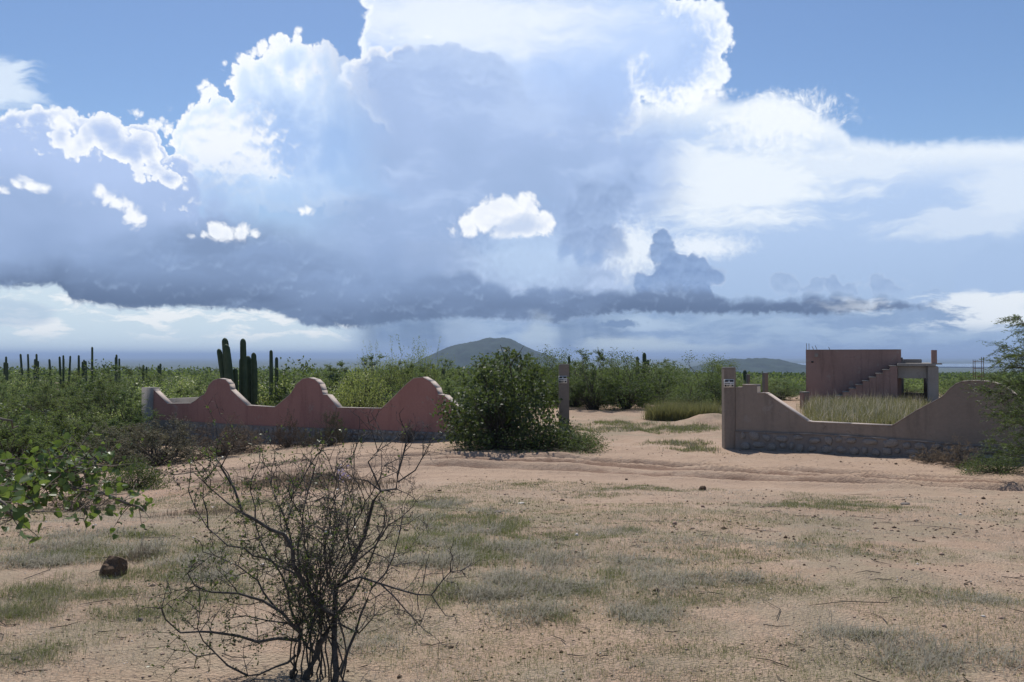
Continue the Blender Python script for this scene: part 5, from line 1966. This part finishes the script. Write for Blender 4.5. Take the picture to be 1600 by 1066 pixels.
    tag(pale.obj('bleached_grass', L['bleached']), 'bleached wisps of grass combed flat in tufts', 'grass', kind='stuff')
    tag(green.obj('green_grass', L['green_grass']), 'short green grass in patches on the open ground', 'grass', kind='stuff')

    # tall grass in front of the building and behind the gateway
    tall = Buf()
    x = []; y = []
    for _ in range(5200):
        Yy = r.uniform(23, 38.5)
        px = r.uniform(1262, 1446)
        X_ = (px - 800) / FPX * Yy
        if fbm(X_ * 0.5, Yy * 0.5, 3, 90) > -0.28:
            x.append(X_); y.append(Yy)
    tufted(r, tall, np.array(x), np.array(y), 9, 0.16, 0.25, 0.72, 0.45, 0.0045)
    seed = Buf()
    k_ = r.random(len(x)) < 0.10
    tufted(r, seed, np.array(x)[k_], np.array(y)[k_], 4, 0.2, 0.55, 0.9, 0.35, 0.005)
    tag(seed.obj('seed_heads', L['straw']), 'straw-coloured stalks standing above the tall grass', 'grass', kind='stuff')
    tag(tall.obj('tall_grass', L['olive_grass']), 'tall yellow-green grass growing in front of the building', 'grass', kind='stuff')
    tall = Buf()
    th = r.uniform(0, 2 * np.pi, 900)
    q = np.sqrt(r.uniform(0, 1, 900))
    c = on_ground(1068, 29.6)
    tufted(r, tall, c[0] + q * np.cos(th) * 1.35, c[1] + q * np.sin(th) * 0.9, 12, 0.10, 0.45, 0.85, 0.40, 0.0045)
    tag(tall.obj('grass_clump', L['olive_grass']), 'wide clump of tall yellow-green grass beyond the gateway', 'grass', kind='stuff')

    # dead stalks and brown weeds behind the thorn bush
    st = Buf()
    x, y = sample(r, patch(470, 748, 110, 14), 46)
    for a, c_ in zip(x, y):
        z = float(gz(a, c_))
        h = r.uniform(0.25, 0.62)
        pts = crook(r, (a, c_, z - 0.02), (a + r.normal() * 0.05, c_ + r.normal() * 0.05, z + h), 4, 0.02)
        st.tube(pts, np.linspace(0.0045, 0.002, 4), 3)
    x, y = sample(r, patch(470, 760, 150, 16), 420)
    tufted(r, st, x, y, 9, 0.06, 0.08, 0.26, 0.45, 0.004)
    x, y = sample(r, patch(330, 800, 70, 10), 120)
    tufted(r, st, x, y, 9, 0.06, 0.05, 0.14, 0.5, 0.0035)
    x, y = sample(r, patch(225, 872, 22, 12), 26)
    tufted(r, st, x, y, 14, 0.03, 0.06, 0.2, 0.4, 0.003)
    tag(st.obj('dead_weeds', L['dry']), 'brown dead weeds and stalks behind the thorn bush', 'weeds', kind='stuff')


build_grass()


# ------------------------------------------------------------------ stones
def rock_mat(name, c1, c2):
    return plain(name, c1, c2, 9.0, 0.9, 0.2, 0.7, 0.01)


RK = {'brown': rock_mat('brown_rock', (0.075, 0.048, 0.032), (0.15, 0.10, 0.065)), 'grey': rock_mat('grey_rock', (0.12, 0.10, 0.09), (0.22, 0.19, 0.165)),
      'pale': rock_mat('pale_rock', (0.50, 0.45, 0.40), (0.66, 0.61, 0.56)), 'tan': rock_mat('tan_rock', (0.30, 0.20, 0.15), (0.42, 0.31, 0.24))}


def rock(px, py, wpx, hk, m, label, seed):
    p = ground_hit(px, py)
    w = wpx / FPX * p[1] / 2
    r = np.random.default_rng(seed)
    bm = bmesh.new()
    bmesh.ops.create_icosphere(bm, subdivisions=3, radius=1.0)
    off = Vector(r.uniform(-40, 40, 3))
    for v in bm.verts:
        n = mnoise.noise(v.co * 0.9 + off) * 0.45 + mnoise.noise(v.co * 2.2 + off) * 0.2 + mnoise.noise(v.co * 6 + off) * 0.07
        v.co *= 1 + n
        v.co.z = max(-0.5, v.co.z)
    # chip flat facets
    for _ in range(5):
        d = Vector(unit(r.normal(size=3)))
        for v in bm.verts:
            e = v.co.dot(d) - 0.78
            if e > 0: v.co -= d * e * 0.9
    me = bpy.data.meshes.new('rock')
    bm.to_mesh(me)
    bm.free()
    me.materials.append(RK[m])
    o = link('rock', me)
    o.location = (p[0], p[1], p[2] + w * hk * 0.30)
    o.scale = (w, w * 0.85, w * hk)
    o.rotation_euler = (0, 0, r.uniform(0, 6))
    tag(o, label, 'rock')


rock(176, 897, 46, 1.0, 'brown', 'fist-like dark brown rock lying in the grass at the left', 1)
rock(219, 970, 12, 0.6, 'grey', 'small dark grey stone below the brown rock', 2)
rock(1098, 766, 13, 0.8, 'brown', 'dark round stone at the edge of the track before the gateway', 3)
rock(1415, 789, 15, 0.45, 'grey', 'flat dark stone at the end of the green strip', 4)
rock(815, 787, 13, 0.25, 'pale', 'flat white stone on the open ground', 5)
rock(778, 801, 13, 0.35, 'grey', 'flat brown stone left of the white stone', 6)
rock(233, 732, 12, 0.45, 'pale', 'flat white stone on the reddish bank', 7)
rock(247, 737, 13, 0.8, 'tan', 'tan stone beside the white stone on the bank', 8)
rock(279, 757, 8, 0.6, 'brown', 'small dark stone below the reddish bank', 9)
rock(1428, 715, 9, 0.6, 'pale', 'pale stone at the foot of the taupe wall', 10)
rock(1510, 735, 5, 0.7, 'pale', 'small pale stone on the track before the taupe wall', 11)
rock(979, 750, 5, 0.8, 'brown', 'small dark stone on the track below the gateway', 12)
rock(40, 803, 14, 0.6, 'brown', 'reddish brown stone under the leafy bough', 13)
rock(118, 815, 7, 0.8, 'brown', 'small round dark stone under the hanging twig', 14)
rock(25, 1030, 14, 0.5, 'grey', 'flat grey stone near the lower left corner', 15)


def gravel():
    r = np.random.default_rng(3)
    o8 = np.array([(1, 0, 0), (0, 1, 0), (-1, 0, 0), (0, -1, 0), (0, 0, 1.0), (0, 0, -0.6)])
    f8 = np.array([(0, 1, 4), (1, 2, 4), (2, 3, 4), (3, 0, 4), (1, 0, 5), (2, 1, 5), (3, 2, 5), (0, 3, 5)])
    for name, label, m, n, smin, smax in (('gravel', 'coarse tan grit scattered over the open ground', 'tan', 9000, 0.004, 0.011), ('dark_gravel', 'dark crumbs of stone and dung scattered over the ground', 'brown', 5200, 0.004, 0.013),
                                          ('pale_gravel', 'pale quartz chips scattered over the ground', 'pale', 1300, 0.004, 0.010)):
        b = Buf()
        Y = 2.6 + 19 * r.uniform(0, 1, n) ** 1.5
        X = r.uniform(-0.8, 0.8, n) * Y
        c = fbm(X * 0.9, Y * 0.9, 3, 15 + n) + r.normal(size=n) * 0.12
        ok = (c > -0.1) & ((np.abs(Y - road_y(X)) > 2.4) | (r.random(n) < 0.25))
        X, Y = X[ok], Y[ok]
        s = r.uniform(smin, smax, len(X)) * np.clip(Y / 5, 1, 1.8) * np.where(r.random(len(X)) < 0.03, 2.0, 1)
        V = o8[None] * s[:, None, None] * r.uniform(0.6, 1.3, (len(X), 6, 1))
        a = r.uniform(0, 6.28, len(X))
        ca, sa = np.cos(a)[:, None], np.sin(a)[:, None]
        V = np.stack([V[..., 0] * ca - V[..., 1] * sa, V[..., 0] * sa + V[..., 1] * ca, V[..., 2] * 0.7], -1)
        V += np.stack([X, Y, gz(X, Y) + s * 0.2], -1)[:, None, :]
        b.add(V.reshape(-1, 3), (np.arange(len(X))[:, None, None] * 6 + f8[None]).reshape(-1, 3))
        tag(b.obj(name, RK[m]), label, 'gravel', kind='stuff')
    # rubble along the bank
    b = Buf()
    for px, py, rx, ry, n in ((250, 742, 90, 8, 170), (300, 725, 60, 5, 90), (330, 760, 60, 8, 80), (60, 800, 90, 14, 90)):
        x, y = sample(r, patch(px, py, rx, ry), n)
        s = r.uniform(0.012, 0.045, n)
        V = o8[None] * s[:, None, None] * r.uniform(0.6, 1.3, (n, 6, 1)) * np.array([1, 1, 0.8]) + np.stack([x, y, gz(x, y) + s * 0.2], -1)[:, None, :]
        b.add(V.reshape(-1, 3), (np.arange(n)[:, None, None] * 6 + f8[None]).reshape(-1, 3))
    tag(b.obj('rubble', RK['tan']), 'loose reddish clods along the bank above the track', 'rubble', kind='stuff')
    # fallen twigs
    b = Buf()
    n = 320
    Y = 3.0 + 11 * r.uniform(0, 1, n) ** 1.2
    X = r.uniform(-0.75, 0.75, n) * Y
    for x, y in zip(X, Y):
        a = r.uniform(0, 6.28)
        ln = r.uniform(0.04, 0.22) if r.random() < 0.9 else r.uniform(0.3, 0.6)
        p = np.array([[x, y, 0], [x + math.cos(a) * ln / 2, y + math.sin(a) * ln / 2, 0], [x + math.cos(a + 0.3) * ln, y + math.sin(a + 0.3) * ln, 0]])
        p[:, 2] = gz(p[:, 0], p[:, 1]) + 0.006 + r.uniform(0, 0.01, 3)
        b.tube(p, (0.003, 0.003, 0.0015), 4)
    tag(b.obj('fallen_twigs', L['bark']), 'thin dry twigs lying on the ground', 'twigs', kind='stuff')


gravel()
